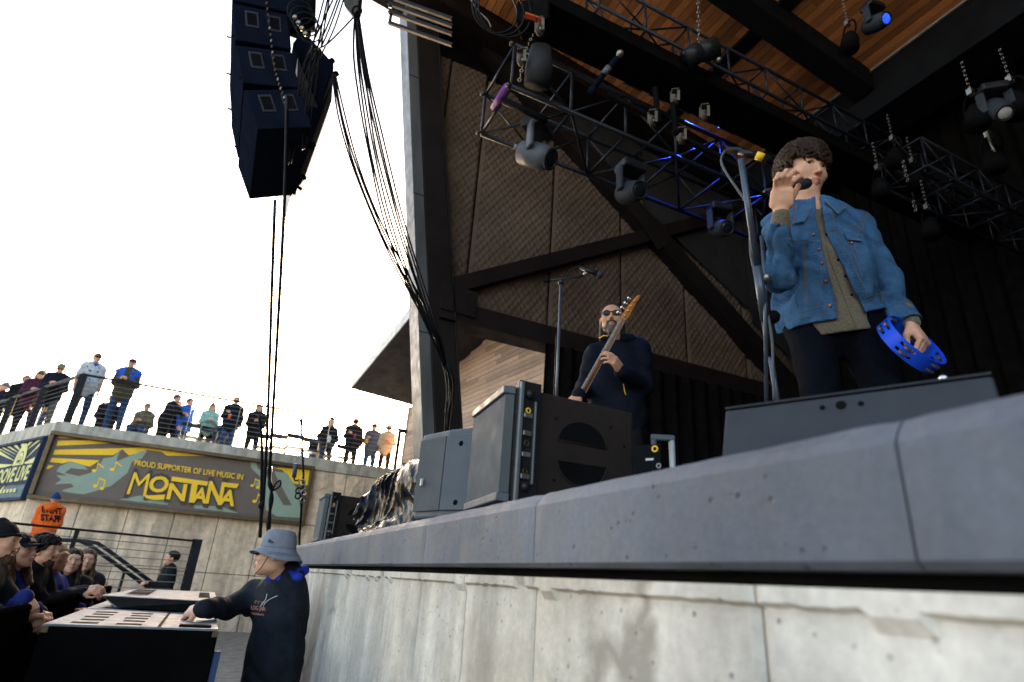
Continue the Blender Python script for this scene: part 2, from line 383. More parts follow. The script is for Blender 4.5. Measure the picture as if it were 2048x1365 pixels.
# ------------------------------------------------------------------ stage house: column, beams, quilted wall, ceiling
WY = 7.6
house = thing('stage_house', 'dark steel stage house with quilted side wall and cedar ceiling over the stage', 'stage house', (3, 7.6, 1.63))
cb0, cb1 = onY(845, 865, WY-.1), onY(812, 0, WY-.1)
cd_ = (cb1-cb0)/(cb1[2]-cb0[2])
base = cb0+cd_*(1.0-cb0[2]); top = cb0+cd_*(12.4-cb0[2])
col = thing('steel_column', 'leaning dark steel box column with pale grey flange beside the quilted wall', 'column', base)
def slab4(p, q, w, dy, m, name, par, x0=0, y0=0):
    v = [p+V(x0, y0, 0), p+V(x0+w, y0, 0), p+V(x0+w, y0+dy, 0), p+V(x0, y0+dy, 0), q+V(x0, y0, 0), q+V(x0+w, y0, 0), q+V(x0+w, y0+dy, 0), q+V(x0, y0+dy, 0)]
    return MB().hexa(v).build(name, m, par, bevel=.006)
slab4(base, top, .17, .42, M_steelgrey, 'flange', col, 0, 0)
slab4(base, top, .36, .46, M_steel, 'web', col, .172, -.03)
slab4(base, top, .03, .52, M_steel, 'edge_plate', col, .534, -.06)
for h_ in (2.6, 4.6, 6.8, 9.0):
    p = base+cd_*(h_-base[2]); MB().bbox(p+V(-.004, -.004, 0), p+V(.171, -.0005, .012)).build('splice_line', M_black, col)
def wallbeam(pts, h, y0, y1, name, m=M_steel, par=house):
    mb = MB(); a, b = [np.array(q, float) for q in pts]; d = nrm(b-a); n_ = V(-d[2], 0, d[0]) if True else 0
    n_ = V(-d[2], 0, d[0])*h/2
    mb.hexa([a+V(0, y0, 0)-n_, b+V(0, y0, 0)-n_, b+V(0, y1, 0)-n_, a+V(0, y1, 0)-n_, a+V(0, y0, 0)+n_, b+V(0, y0, 0)+n_, b+V(0, y1, 0)+n_, a+V(0, y1, 0)+n_])
    return mb.build(name, m, par, bevel=.004)
# y here is relative to 0 -> absolute
wallbeam([(2.2, 0, 5.05), (11.5, 0, 5.05)], .30, WY-.12, WY+.12, 'bottom_chord')
wallbeam([(2.2, 0, 4.87), (11.5, 0, 4.87)], .03, WY-.2, WY+.2, 'bottom_flange')
wallbeam([(2.2, 0, 5.36), (8.4, 0, 8.95)], .24, WY-.10, WY+.10, 'brace')
wallbeam([(1.0, 0, 11.55), (9.6, 0, 5.1)], .36, WY-.14, WY+.14, 'diagonal_brace')
wallbeam([(6.0, 0, 7.45), (6.35, 0, 7.75)], .5, WY-.16, WY-.145, 'gusset_plate')
wallbeam([(2.2, 0, 5.22), (2.75, 0, 5.2)], .42, WY-.16, WY-.145, 'gusset_plate')
def ceilz(x): return 10.4-.15*(x-4.7)
wallbeam([(.2, 0, ceilz(.2)-.2), (12, 0, ceilz(12)-.2)], .5, 7.17, WY+.2, 'top_beam')
wallbeam([(.2, 0, ceilz(.2)-.46), (12, 0, ceilz(12)-.46)], .03, 7.1, WY+.2, 'top_flange')
# quilted acoustic panels
def quilt(x0, x1, z0, z1, y, seed):
    h = .0165; nu = int((x1-x0)/h); nv = int((z1-z0)/h)
    U = np.linspace(0, x1-x0, nu+1); W = np.linspace(0, z1-z0, nv+1); U, W = np.meshgrid(U, W, indexing='ij')
    p = .104; a = np.abs(np.sin(np.pi*(U*.92+W*.62+.006*np.sin(W*9+seed))/p)); b = np.abs(np.sin(np.pi*(U*.92-W*.62+.006*np.sin(U*11+seed))/p))
    edge = np.clip(np.minimum(np.minimum(U, (x1-x0)-U), np.minimum(W, (z1-z0)-W))/.05, 0, 1)**.5
    d = (.042*np.minimum(a, b)**.55*(.75+.25*np.sin(U*23+seed*3)*np.sin(W*19+seed)) + .02*np.sin(np.pi*U/(x1-x0)))*edge + .014*np.sin(W*1.7+seed)*np.sin(U*3.1+seed)*edge
    P = np.stack([x0+U, np.full_like(U, y)-d-.02*edge, z0+W], -1).reshape(-1, 3)
    I = np.arange(nu)[:, None]*(nv+1)+np.arange(nv)[None]; F = np.stack([I, I+nv+1, I+nv+2, I+1], -1).reshape(-1, 4)
    cx_ = cb0[0]+cd_[0]*(P[:, 2]-cb0[2])+.35; F = F[(P[F[:, 0], 0] > cx_[F[:, 0]])]
    o = put('quilted_panel', P, F, M_quilt, house, smooth=True)
xs = [.75, 1.95, 2.655, 4.10, 5.55, 7.0, 8.45, 9.9]
for i, (a, b) in enumerate(zip(xs[:-1], xs[1:])):
    zc = 5.2; zt = ceilz((a+b)/2)-.75
    if a < 1.9: zc = 7.5
    quilt(a+.012, b-.012, zc, min(zt, 9.95 if a < 3 else 9.6), WY+.16, i*1.7)
def colx(z_): return cb0[0]+cd_[0]*(z_-cb0[2])+.3
prism([(colx(5), WY+.2, 5.0), (12, WY+.2, 5.0), (12, WY+.2, 9.5), (colx(10.8), WY+.2, 10.8)], (0, .04, 0)).build('wall_lining', M_black, house)
for i in range(3):                                            # smooth header panels above the brace, shade put into their dark colour
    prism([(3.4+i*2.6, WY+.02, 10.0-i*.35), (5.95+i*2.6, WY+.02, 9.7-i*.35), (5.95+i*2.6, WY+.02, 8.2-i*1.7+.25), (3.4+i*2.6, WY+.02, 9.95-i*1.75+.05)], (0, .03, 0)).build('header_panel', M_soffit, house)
# ceiling
ceiling = setting('ceiling', (5, 3, 10)); 
MB().hexa([(-1.2, -9, ceilz(-1.2)+.03), (13, -9, ceilz(13)+.03), (13, 7.6, ceilz(13)+.03), (-1.2, 7.6, ceilz(-1.2)+.03), (-1.2, -9, ceilz(-1.2)+.5), (13, -9, ceilz(13)+.5), (13, 7.6, ceilz(13)+.5), (-1.2, 7.6, ceilz(-1.2)+.5)]).build('roof_deck', M_black, ceiling)
tl = math.atan(.15); RX = [V(math.cos(tl), 0, -math.sin(tl)), V(0, 1, 0), V(math.sin(tl), 0, math.cos(tl))]
pw = .135; x = 1.9; 
while x < 8.15:
    if not 6.12 < x < 6.42:
        ys = sorted([7.14, 3.5+rng.rand()*2.2, 1.4+rng.rand()*1.2]) if x < 7 else [2.0+rng.rand(), 7.14]
        cuts = [-.5]+ys if True else ys
        cuts = [1.2]+[c for c in ys if c > 1.5]
        for a, b in zip(cuts[:-1], cuts[1:]):
            block('ceiling_plank', M_cedar, ceiling, (x, (a+b)/2, ceilz(x)+.012+rng.rand()*.003), (pw-.012, b-a-.006, .02), RX)
    x += pw
# planks past reach of the eye: one joined part
mb = MB(); x = 1.9
xx = -1.1
while xx < 12.5:
    mb.box((xx, -3.9 if 1.85 < xx < 8.15 else -.7, ceilz(xx)+.012), ((pw-.012)/2, 5.05 if 1.85 < xx < 8.15 else 7.8, .01), RX); xx += pw
mb.build('ceiling_plank_field', M_cedar, ceiling, kind='stuff')
def ybeam(x0, x1, z0, z1, name, m=M_steel, y0=-9, y1=7.12, par=None, **k):
    return MB().bbox((x0, y0, z0), (x1, y1, z1)).build(name, m, par or house, bevel=.005, **k)
M_girder = mat('blue_black_girder', (.011, .013, .018), .7, 0, .2, 2, 50, .05, spec=.08)
ybeam(6.14, 6.40, ceilz(6.27)-.05, ceilz(6.27)+.05, 'flat_steel_strip', M_girder)
MB().bbox((6.40, 6.2, ceilz(6.3)-.02), (6.425, 7.1, ceilz(6.3)+.005)).build('lit_edge', M_fascia, house)  # pale strip: light along the steel edge put into its colour
ybeam(8.25, 8.29, ceilz(8.25)-.03, ceilz(8.25)+.0, 'girder_lit_edge', M_fascia)  # pale bar painted as the light catching the girder edge
ybeam(8.3, 8.36, 9.0, 9.9, 'girder_web', M_girder)
ybeam(8.18, 8.95, 8.93, 8.99, 'girder_flange', M_girder)
# raking beam crossing the planks
mb = MB(); mb.hexa([(.5, 4.35, ceilz(.5)-.42), (8.24, 4.35, ceilz(8.24)-.42), (8.24, 4.72, ceilz(8.24)-.42), (.5, 4.72, ceilz(.5)-.42), (.5, 4.35, ceilz(.5)+.02), (8.24, 4.35, ceilz(8.24)+.02), (8.24, 4.72, ceilz(8.24)+.02), (.5, 4.72, ceilz(.5)+.02)]); mb.build('transverse_beam', M_girder, house, bevel=.01)
# black masking at the back and far side of the stage
drape = thing('stage_drapes', 'black drapes closing the back and far side of the stage', 'drape', (10, 0, 1.63))
def fold(a, b, z0, z1, name, amp=.07, per=.28):
    a = V(a[0], a[1], 0); b = V(b[0], b[1], 0); Ld = np.linalg.norm(b-a); n = int(Ld/.035); d = (b-a)/Ld; nn = V(-d[1], d[0], 0); v = []; f = []
    for i in range(n+1):
        s_ = Ld*i/n; o = nn*(amp*math.sin(s_*2*math.pi/per+math.sin(s_*1.3)*2)+amp)
        for z_ in (z0, (z0+z1)/2, z1): p = a+d*s_+o*(1 if z_ < z1 else .6); v.append((p[0], p[1], z_))
    for i in range(n):
        for j in range(2): f.append([i*3+j, (i+1)*3+j, (i+1)*3+j+1, i*3+j+1])
    return put(name, v, f, M_drape, drape, smooth=True)
fold((9.4, -9), (9.4, 7.3), 1.63, 9.3, 'back_drape'); fold((9.4, -8.8), (.9, -8.8), 1.63, 10, 'side_drape')
fold((3.9, 7.35), (9.3, 7.35), 1.63, 4.86, 'wing_drape')
MB().bbox((9.9, -9.5, 1.5), (10.1, 8, 10.2)).build('back_wall', M_black, drape)
MB().bbox((.5, -9.5, 1.5), (10, -9.3, 11)).build('far_wall', M_black, drape)
# ------------------------------------------------------------------ wood-clad building beyond, with its canopy
A_ = onZ(800, 945, 4.2); A_[2] = 0; wd = nrm(V(-.14, .99, 0)); wn = V(-.99, -.14, 0); wn = nrm(wn)
bld = thing('wood_clad_building', 'weathered timber clad building behind the column, under a dark sloping canopy', 'building', A_)
def onW(px, py, off=0): r = ray(px, py); return CC+r*((A_+wn*off-CC).dot(wn)/r.dot(wn))
LW = 8.6                                # wall runs 8.6 m towards the stage
def wp(s_, z_, off=0): return A_-wd*s_+wn*off+V(0, 0, z_)
def roofz(s_): return 6.15+.21*s_
MB().hexa([wp(0, 0, -.05), wp(LW, 0, -.05), wp(LW, 0, -3.5), wp(0, 0, -3.5), wp(0, roofz(0), -.05), wp(LW, roofz(LW), -.05), wp(LW, roofz(LW), -3.5), wp(0, roofz(0), -3.5)]).build('wall', M_siding, bld)
Rw = [wd*-1, wn, V(0, 0, 1)]; ph = .118; z_ = 3.0; row = 0
while z_ < 7.9:
    smin = max(0, (z_+ph-6.15)/.21) if z_+ph > 6.15 else 0
    cuts = [smin]; s0 = smin+rng.rand()*1.4+.6
    while s0 < LW-.5: cuts.append(s0); s0 += 1.9+rng.rand()*1.9
    cuts.append(LW)
    if smin < LW-.3:
        for a, b in zip(cuts[:-1], cuts[1:]):
            block('siding_board', M_siding, bld, wp((a+b)/2, z_+ph/2, rng.rand()*.006-.03), (b-a-.006, .04, ph-.009), Rw)
    z_ += ph
MB().hexa([wp(-.03, 0, .012), wp(.07, 0, .012), wp(.07, 0, -3.5), wp(-.03, 0, -3.5), wp(-.03, 6.12, .012), wp(.07, 6.12, .012), wp(.07, 6.12, -3.5), wp(-.03, 6.12, -3.5)]).build('corner_board', M_siding, bld)
# canopy: one sloping slab following the roof line
c_tip = onZ(703, 778, 0); 
def rp(s_, off, dz=0): return wp(s_, roofz(s_)+dz, off)
# find s, off so that the tip and the upper corner project right (solve on the roof plane)
rn = nrm(np.cross(-wd*1+V(0, 0, .21), wn)); P0 = wp(0, roofz(0), 0)
def onR(px, py): r = ray(px, py); return CC+r*((P0-CC).dot(rn)/r.dot(rn))
tip = onR(703, 778); up = onR(828, 628); inn = onR(828, 812)
k_ = tip+(up-tip)*1.9
q4 = [tip, k_, wp(LW, roofz(LW), -.2), P0+(-wn)*3.4, inn+(inn-tip)*.9]
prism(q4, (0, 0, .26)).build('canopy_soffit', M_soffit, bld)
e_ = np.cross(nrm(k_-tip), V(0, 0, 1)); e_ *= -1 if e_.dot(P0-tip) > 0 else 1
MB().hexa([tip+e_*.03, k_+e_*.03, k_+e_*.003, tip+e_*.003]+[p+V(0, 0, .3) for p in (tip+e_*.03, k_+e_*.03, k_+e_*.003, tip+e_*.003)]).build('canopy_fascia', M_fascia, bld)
# ------------------------------------------------------------------ retaining wall with the upper deck
DZ, DY = 4.2, 16.5
ret = thing('retaining_wall', 'tall concrete retaining wall of formed panels below the upper deck', 'wall', (0, DY, 0))
CA = V(-3.78, DY, 0); ld = nrm(V(-1.83, 3.26, 0)); ln = V(-ld[1], ld[0], 0); ln = ln if ln.dot(-CA) > 0 else -ln
x = -3.78; i = 0; ZS = [-.02, 1.22, 2.50, 3.88]
wid = .95; xsw = [-3.78+wid*i for i in range(9)]+[4.7]
for a, b in zip(xsw[:-1], xsw[1:]):
    for z0, z1 in zip(ZS[:-1], ZS[1:]):
        block('concrete_panel', M_wall, ret, ((a+b)/2, DY+.10+rng.rand()*.012, (z0+z1)/2), (b-a-.016, .2, z1-z0-.016))
Rl = [ld, -ln, V(0, 0, 1)]
for i in range(9):
    for z0, z1 in zip(ZS[:-1], ZS[1:]):
        block('concrete_panel', M_wall, ret, CA+ld*(.02+1.1*i+.55)-ln*(.1+rng.rand()*.012)+V(0, 0, (z0+z1)/2), (1.084, .2, z1-z0-.016), Rl)
MB().bbox((-3.7, DY+.16, 0), (4.7, DY+.5, 3.9)).hexa([CA-ln*.16, CA+ld*11-ln*.16, CA+ld*11-ln*.6, CA-ln*.6]+[p+V(0, 0, 3.9) for p in (CA-ln*.16, CA+ld*11-ln*.16, CA+ld*11-ln*.6, CA-ln*.6)]).build('core', M_black, ret)
M_slab = concrete('deck_slab_concrete', (.47, .43, .37), (.50, .44, .36), .2, .8, .5)
p0 = CA+V(0, -.03, 0)+V(0, 0, 3.89); pl = CA+ld*12+ln*.03+V(0, 0, 3.89)
deckm = prism([p0, (4.75, DY-.03, 3.89), (4.75, DY+14, 3.89), (-14, DY+14, 3.89), pl], (0, 0, DZ-3.89))
deckm.build('deck_slab', M_slab, ret)
# floor of the raised deck rises in low terraces behind
# ------------------------------------------------------------------ banners
BY = DY-.10
def frame_bar(mb, a, b, t, n): mb.beam(a, b, t, .10, up=n)
ban = thing('banner_sign', 'long framed banner with yellow rays, sage mountains and music notes', 'banner', (-.8, BY, 3.2))
x0, x1, z0, z1 = -3.70, 1.90, 2.55, 3.86
MB().bbox((x0, BY+.03, z0), (x1, BY+.06, z1)).build('banner_board', M_brownp, ban)
for nm, a, b in (('top', (x0-.09, z1), (x1+.09, z1+.09)), ('bot', (x0-.09, z0-.09), (x1+.09, z0)), ('l', (x0-.09, z0), (x0, z1)), ('r', (x1, z0), (x1+.09, z1))):
    MB().bbox((a[0], BY-.10, a[1]), (b[0], BY+.08, b[1])).build('frame_bar', M_bronze, ban, bevel=.012)
def zp(x, y): return (x/3.103, 840+y/3.103)            # detail-view coordinates to photograph coordinates
_lay = [0]
def flat(pts, m, par, plane, name='print', lift=None):
    _lay[0] += 1; l = lift if lift is not None else .004+_lay[0]*.0006
    q = [plane(*zp(*p), l) for p in pts]; n = np.cross(q[1]-q[0], q[2]-q[1])
    v = np.array(q); return put(name, v, [list(range(len(v)))], m, par)
def clipx(q): 
    v = np.array(q); v[:, 0] = np.clip(v[:, 0], x0, x1); v[:, 2] = np.clip(v[:, 2], z0, z1); return v
def pb(px, py, l): p = onY(px, py, BY+.03-l); p[0] = min(max(p[0], x0), x1); p[2] = min(max(p[2], z0), z1); return p
for q in ([(370, 70), (480, 88), (365, 112)], [(360, 130), (560, 98), (700, 122), (350, 162)], [(340, 186), (900, 152), (1290, 212), (330, 216)],
          [(320, 236), (620, 252), (560, 290), (310, 262)], [(300, 280), (335, 285), (300, 305), (285, 305)],
          [(1040, 262), (1360, 278), (1330, 305), (1150, 300)], [(1620, 292), (1925, 300), (1915, 408), (1800, 392), (1760, 320), (1700, 305), (1640, 330)]):
    flat(q, M_yellow, ban, pb, 'ray')
flat([(280, 316), (360, 276), (440, 258), (520, 282), (580, 300), (640, 236), (700, 220), (760, 184), (800, 222), (880, 200), (910, 186), (1000, 198), (1060, 240), (1380, 280), (1560, 250), (1620, 300), (1700, 300), (1750, 310), (1830, 400), (1850, 610), (1100, 560), (230, 440), (240, 420)], M_brownp, ban, pb, 'mountain_shade')
for q in ([(370, 290), (440, 258), (520, 285), (545, 310), (440, 300), (400, 330), (490, 350), (560, 330), (600, 310), (640, 240), (700, 232), (745, 188), (720, 260), (780, 235), (880, 195), (915, 190), (880, 240), (820, 260), (790, 330), (690, 410), (600, 440), (520, 462), (430, 452), (380, 440), (460, 415), (440, 395), (340, 400), (380, 372), (350, 345), (420, 345), (350, 320)],
          [(740, 495), (870, 470), (1060, 500), (1040, 528), (860, 510)], [(1200, 530), (1380, 540), (1480, 580), (1210, 550)],
          [(1555, 255), (1590, 262), (1600, 300), (1640, 330), (1700, 430), (1760, 530), (1810, 530), (1740, 400), (1700, 320), (1780, 330), (1850, 440), (1870, 610), (1720, 600), (1650, 560), (1640, 470), (1580, 400), (1620, 360), (1560, 300)]):
    flat(q, M_greenp, ban, pb, 'mountain_light')
def note(cx, cy, s_, dbl=False):
    def P(x, y): return (cx+x*s_, cy+y*s_+x*s_*.12)
    flat([P(-22, 18), P(-12, 8), P(4, 6), P(10, 14), P(2, 26), P(-14, 28)], M_yellow, ban, pb, 'music_note')
    flat([P(4, 14), P(10, 12), P(24, -34), P(17, -34)], M_yellow, ban, pb, 'music_note')
    if dbl:
        flat([P(17, -40), P(60, -28), P(57, -18), P(14, -30)], M_yellow, ban, pb, 'music_note'); flat([P(42, 22), P(50, 22), P(60, -24), P(52, -24)], M_yellow, ban, pb, 'music_note')
        flat([P(20, 28), P(30, 18), P(46, 16), P(50, 24), P(42, 36), P(26, 38)], M_yellow, ban, pb, 'music_note')
    else: flat([P(17, -40), P(32, -28), P(58, -12), P(50, -6), P(28, -20), P(16, -26)], M_yellow, ban, pb, 'music_note')
note(590, 300, 1); note(702, 292, 1); note(597, 395, 1, True); note(1570, 395, .8, True); note(1585, 490, .95)
def textmesh(s_, bold=0.0, ext=.004):
    cu = bpy.data.curves.new('t', 'FONT'); cu.body = s_; cu.offset = bold; cu.extrude = ext; cu.resolution_u = 3
    o = bpy.data.objects.new('t', cu); COL.objects.link(o); bpy.context.view_layer.update()
    me = bpy.data.meshes.new_from_object(o.evaluated_get(bpy.context.evaluated_depsgraph_get())); 
    v = np.array([x.co[:] for x in me.vertices]); f = [list(p.vertices) for p in me.polygons]
    bpy.data.objects.remove(o); bpy.data.curves.remove(cu); bpy.data.meshes.remove(me); return v, f
def text(s_, fn, m, par, name='lettering', bold=.02, pad=0.):
    """fn(u, v, w) maps the unit box of the text to world points"""
    v, f = textmesh(s_, bold); lo = v.min(0); hi = v.max(0); u = (v[:, 0]-lo[0])/(hi[0]-lo[0]); t_ = (v[:, 1]-lo[1])/(hi[1]-lo[1])
    u = u*(1+2*pad)-pad; t_ = t_*(1+2*pad*2)-pad*2
    return put(name, [fn(a, b, c) for a, b, c in zip(u, t_, (v[:, 2] > 0))], f, m, par)
def quadfn(tl_, tr_, br_, bl_, plane, l0, th=.003):
    def fn(u, v, w):
        x = (tl_[0]*(1-u)+tr_[0]*u)*v+(bl_[0]*(1-u)+br_[0]*u)*(1-v); y = (tl_[1]*(1-u)+tr_[1]*u)*v+(bl_[1]*(1-u)+br_[1]*u)*(1-v)
        return plane(*zp(x, y), l0+(th if w else 0))
    return fn
text('PROUD SUPPORTER OF LIVE MUSIC IN', quadfn((838, 248), (1512, 338), (1505, 374), (832, 284), pb, .046), M_yellow, ban, bold=.018)
# the big word: letters of uneven size
def letter(poly, m=M_yellow, l=.050): flat(poly, m, ban, pb, 'letter', l)
BIG = {'M': ('M', (832, 325), (932, 336), (905, 474), (785, 460)), 'O': ('O', (938, 345), (1060, 354), (1034, 456), (915, 446)),
       'N': ('N', (1055, 392), (1165, 400), (1145, 506), (1030, 492)), 'T': ('T', (1068, 356), (1290, 384), (1252, 516), (1120, 504)),
       'A': ('A', (1222, 420), (1290, 420), (1280, 520), (1185, 512)), 'N2': ('N', (1300, 380), (1400, 388), (1372, 530), (1272, 518)), 'A2': ('A', (1385, 430), (1475, 440), (1452, 538), (1352, 528))}
def bigword(m, l, pad, bold):
    for k, (ch, a, b, c, d) in BIG.items():
        if ch == 'T': continue
        text(ch, quadfn(a, b, c, d, pb, l+.0009*list(BIG).index(k), .0007 if pad else .004), m, ban, 'letter', 0 if ch == 'M' else bold, pad)
bigword(M_dkprint, .040, .09, .05); bigword(M_yellow, .050, 0, .03)
for p_ in ([(893, 462), (925, 470), (1025, 464), (1018, 496), (960, 498), (905, 486)], [(1068, 352), (1292, 384), (1285, 410), (1062, 380)], [(1190, 395), (1228, 400), (1208, 516), (1172, 512)],
           [(1392, 388), (1482, 398), (1470, 425), (1384, 415)]): letter(p_, l=.0585+p_[0][0]*1e-6)
# left banner on the angled wing
ban2 = thing('poster_sign', 'framed navy and pale yellow sunburst poster on the angled wing wall, at the left edge', 'banner', tuple(CA+ld*.2+V(0, 0, 3.1)))
def pl2(px, py, l): r = ray(px, py); Q = CA+ln*(.07+l); p = CC+r*((Q-CC).dot(ln)/r.dot(ln)); return p
def lw(s_, z_, o): return CA+ld*s_+ln*o+V(0, 0, z_)
S0, S1, T0, T1 = .18, 4.2, 2.5, 3.78
MB().hexa([lw(S0, T0, .04), lw(S1, T0, .04), lw(S1, T0, .07), lw(S0, T0, .07)]+[lw(S0, T1, .04), lw(S1, T1, .04), lw(S1, T1, .07), lw(S0, T1, .07)]).build('banner_board', M_navyp, ban2)
for (a, b, c, d) in ((S0-.06, S1+.09, T1, T1+.07), (S0-.06, S1+.09, T0-.07, T0), (S0-.06, S0, T0, T1), (S1, S1+.09, T0, T1)):
    MB().hexa([lw(a, c, .02), lw(b, c, .02), lw(b, c, .12), lw(a, c, .12), lw(a, d, .02), lw(b, d, .02), lw(b, d, .12), lw(a, d, .12)]).build('frame_bar', M_navyp, ban2, bevel=.012)
def fl2(pts, m, l, name): put(name, [lw(min(max(s_, S0), S1), min(max(z_, T0), T1), .07+l) for s_, z_ in pts], [list(range(len(pts)))], m, ban2)
_l2 = lambda px, py: (lambda p: ((p-CA).dot(ld), p[2]))(pl2(px, py, 0))
cs, cz = _l2(38, 928)
for i in range(26):
    a = 2*math.pi*i/26; fl2([(cs+.30*math.cos(a), cz+.30*math.sin(a)), (cs+2.2*math.cos(a-.055), cz+2.2*math.sin(a-.055)), (cs+2.2*math.cos(a+.055), cz+2.2*math.sin(a+.055))], M_paley, .006+i*.0002, 'ray')
fl2([(S0, T0), (S1, T0), (S1, T0+.42), (cs+.5, T0+.2), (cs-.2, T0+.42), (S0, T0+.62)], M_tealp, .014, 'hill')
for r_, m_, l_ in ((.40, M_paley, .018), (.24, M_navyp, .020), (.215, M_paley, .022), (.13, M_navyp, .024), (.115, M_paley, .026)):
    fl2([(cs+r_*math.cos(t)*.85, cz+.02+r_*1.15*math.sin(t)*(1 if math.sin(t) > 0 else .8)) for t in np.linspace(0, 2*math.pi, 28)[:-1]], m_, l_, 'disc')
def q2(s0, s1, za, zb, l): return lambda u, v, w: lw(s1+(s0-s1)*u, za+(zb-za)*v+.03*u, .07+l+(.003 if w else 0))
t0_, t1_ = _l2(61, 948), _l2(2, 950); ss0 = t0_[0]; ss1 = ss0+(t1_[0]-t0_[0])*1.32; zz = _l2(61, 963)[1]; zh = _l2(61, 933)[1]
fl2([(ss0-.05, zz-.05), (ss0-.05, zh+.06), (ss1+.1, zh+.06), (ss1+.1, zz-.05)], M_navyp, .028, 'title_ground')
text('GROOVE LIVE', q2(ss0, ss1, zz, zh, .034), M_paley, ban2, bold=.025)
for k in range(5): fl2([(ss0+.45+.22*k, zz-.22), (ss0+.45+.22*k, zz-.14), (ss0+.60+.22*k, zz-.14), (ss0+.60+.22*k, zz-.22)], M_paley, .030+.0003*k, 'print_mark')
for e_ in (-1, 1): fl2([(cs+e_*.045+.028*math.cos(t), cz+.05+.05*math.sin(t)) for t in np.linspace(0, 2*math.pi, 13)[:-1]], M_navyp, .033+.0004*e_, 'disc_mark')
# ------------------------------------------------------------------ deck railing
RY, RZ = DY+.07, 5.38
rail = thing('deck_railing', 'black steel railing with horizontal cables along the upper deck edge', 'railing', (0, RY, DZ))
RC = V(-3.62, RY, 0); XR = 4.15
MB().beam(RC+V(0, 0, RZ), V(XR, RY, RZ-.05), .04, .05).build('top_rail', M_rail, rail)
LE = RC+ld*11
MB().beam(RC+V(0, 0, RZ), LE+V(0, 0, RZ), .05, .08).build('top_rail', M_rail, rail)
for i in range(9):
    z_ = DZ+.10+i*.115
    for a, b in ((RC, V(XR, RY, 0)), (RC, LE)): MB().tube([a+V(0, 0, z_), (a+b)/2+V(0, 0, z_-.006), b+V(0, 0, z_)], .0052, 4).build('cable', M_cable, rail)
MB().beam(RC+V(0, 0, DZ), RC+V(0, 0, RZ), .16, .05, up=(0, 1, 0)).build('post', M_rail, rail, bevel=.004)
for s_ in (2.35, 4.7, 7.0): MB().beam(RC+ld*s_+V(0, 0, DZ), RC+ld*s_+V(0, 0, RZ), .15, .05, up=(0, 1, 0)).build('post', M_rail, rail, bevel=.004)
MB().beam(V(XR, RY, DZ), V(XR, RY, RZ), .10, .05, up=(0, 1, 0)).bbox((XR+.02, RY-.06, RZ-.12), (XR+.2, RY+.02, RZ+.0)).build('post', M_rail, rail, bevel=.004)
for xx_ in (-1.2, -.1, 1.05, 2.2, 3.2): MB().beam(V(xx_, RY, DZ), V(xx_, RY, RZ-.03), .012, .02, up=(0, 1, 0)).build('cable_spacer', M_metal, rail)
# ------------------------------------------------------------------ lower stairs and rails in front of the wall
st = thing('side_stairs', 'concrete stair and landing against the retaining wall', 'stairs', (-2.6, 14, 0))
for i in range(6): MB().bbox((-2.0+.3*i, 12.9, 0), (-1.7+.3*i, 15.2, .95-.16*i)).build('step', M_wall, st)
MB().bbox((-7.5, 12.9, 0), (-2.0, 15.2, .97)).build('landing', M_wall, st)
hr = thing('stair_handrails', 'pair of dark tube handrails sloping down the side stairs', 'handrail', (-1.5, 12.5, .5))
for pts, D in (([(118, 1080), (160, 1082), (178, 1090), (300, 1178)], 10.6), ([(165, 1082), (195, 1087), (212, 1098), (318, 1176)], 11.4)):
    MB().tube([at(x, y, D) for x, y in pts], .035, 8).build('handrail', M_rail, hr, smooth=True)
for px, py, D in ((187, 1100, 11.4), (250, 1140, 11)):
    p = at(px, py, D); MB().tube([p, (p[0], p[1], .2)], .025, 8).build('post', M_rail, hr, smooth=True)
pr = thing('pit_railing', 'low cable railing with a broad end post in front of the side stairs', 'railing', (-1.5, 10.6, 0))
q0, q1 = at(395, 1083, 9.2), at(22, 1046, 9.2); zt = q0[2]
q1 = onZ(22, 1046, zt) if abs(ray(22, 1046)[2]) > .02 else q1; 
q1 = q0+nrm(V(-1.0, -.02, 0))*6.0
dsc = [q0, onZ(150, 1059, zt)]; dq = dsc[1]-q0; 
q1 = q0+dq*1.8
MB().beam(q0, q1, .03, .03).build('top_rail', M_rail, pr)
MB().beam(V(q0[0], q0[1], 0), q0+V(0, 0, .03), .14, .06, up=(0, 1, 0)).build('post', M_rail, pr, bevel=.004)
pm = q0+dq*.98; MB().beam(V(pm[0], pm[1], 0), pm, .05, .05, up=(0, 1, 0)).build('post', M_rail, pr)
for i in range(9):
    z_ = zt-.1*(i+1); MB().tube([(q0[0], q0[1], z_), (q1[0], q1[1], z_)], .0055, 4).build('cable', M_cable, pr)
# ------------------------------------------------------------------ people
SK = {}
def skin(i=0):
    cols = [(.56, .28, .175), (.60, .33, .22), (.42, .20, .125), (.66, .345, .225)]
    n = 'skin_%d' % i
    if n in _mats: return _mats[n]
    m = mat(n, cols[i % 4], .5, var=.10, vs_=30, bs=400, bst=.12); b = m.node_tree.nodes['Principled BSDF']
    b.inputs['Subsurface Weight'].default_value = .15; b.inputs['Subsurface Radius'].default_value = (.02, .007, .004); b.inputs['Subsurface Scale'].default_value = .3; return m
M_lip = mat('lips', (.40, .155, .11), .45, var=.1, bst=0)
M_eye = mat('eye_white', (.42, .38, .35), .25, var=.05, bst=0)
M_iris = mat('dark_iris', (.02, .012, .008), .25, bst=0)
def fabric(name, col, **k):
    return mat(name, col, .85, var=k.get('var', .25), vs_=k.get('vs_', 14), bs=k.get('bs', 260), bst=k.get('bst', .35), spec=.12, bd=.002)
def hairmat(name, col):
    if name in _mats: return _mats[name]
    m = mat(name, col, .55, spec=.15, var=.55, vs_=22, bs=130, bst=.9, bd=.006, vec=(1, 1, .45)); return m
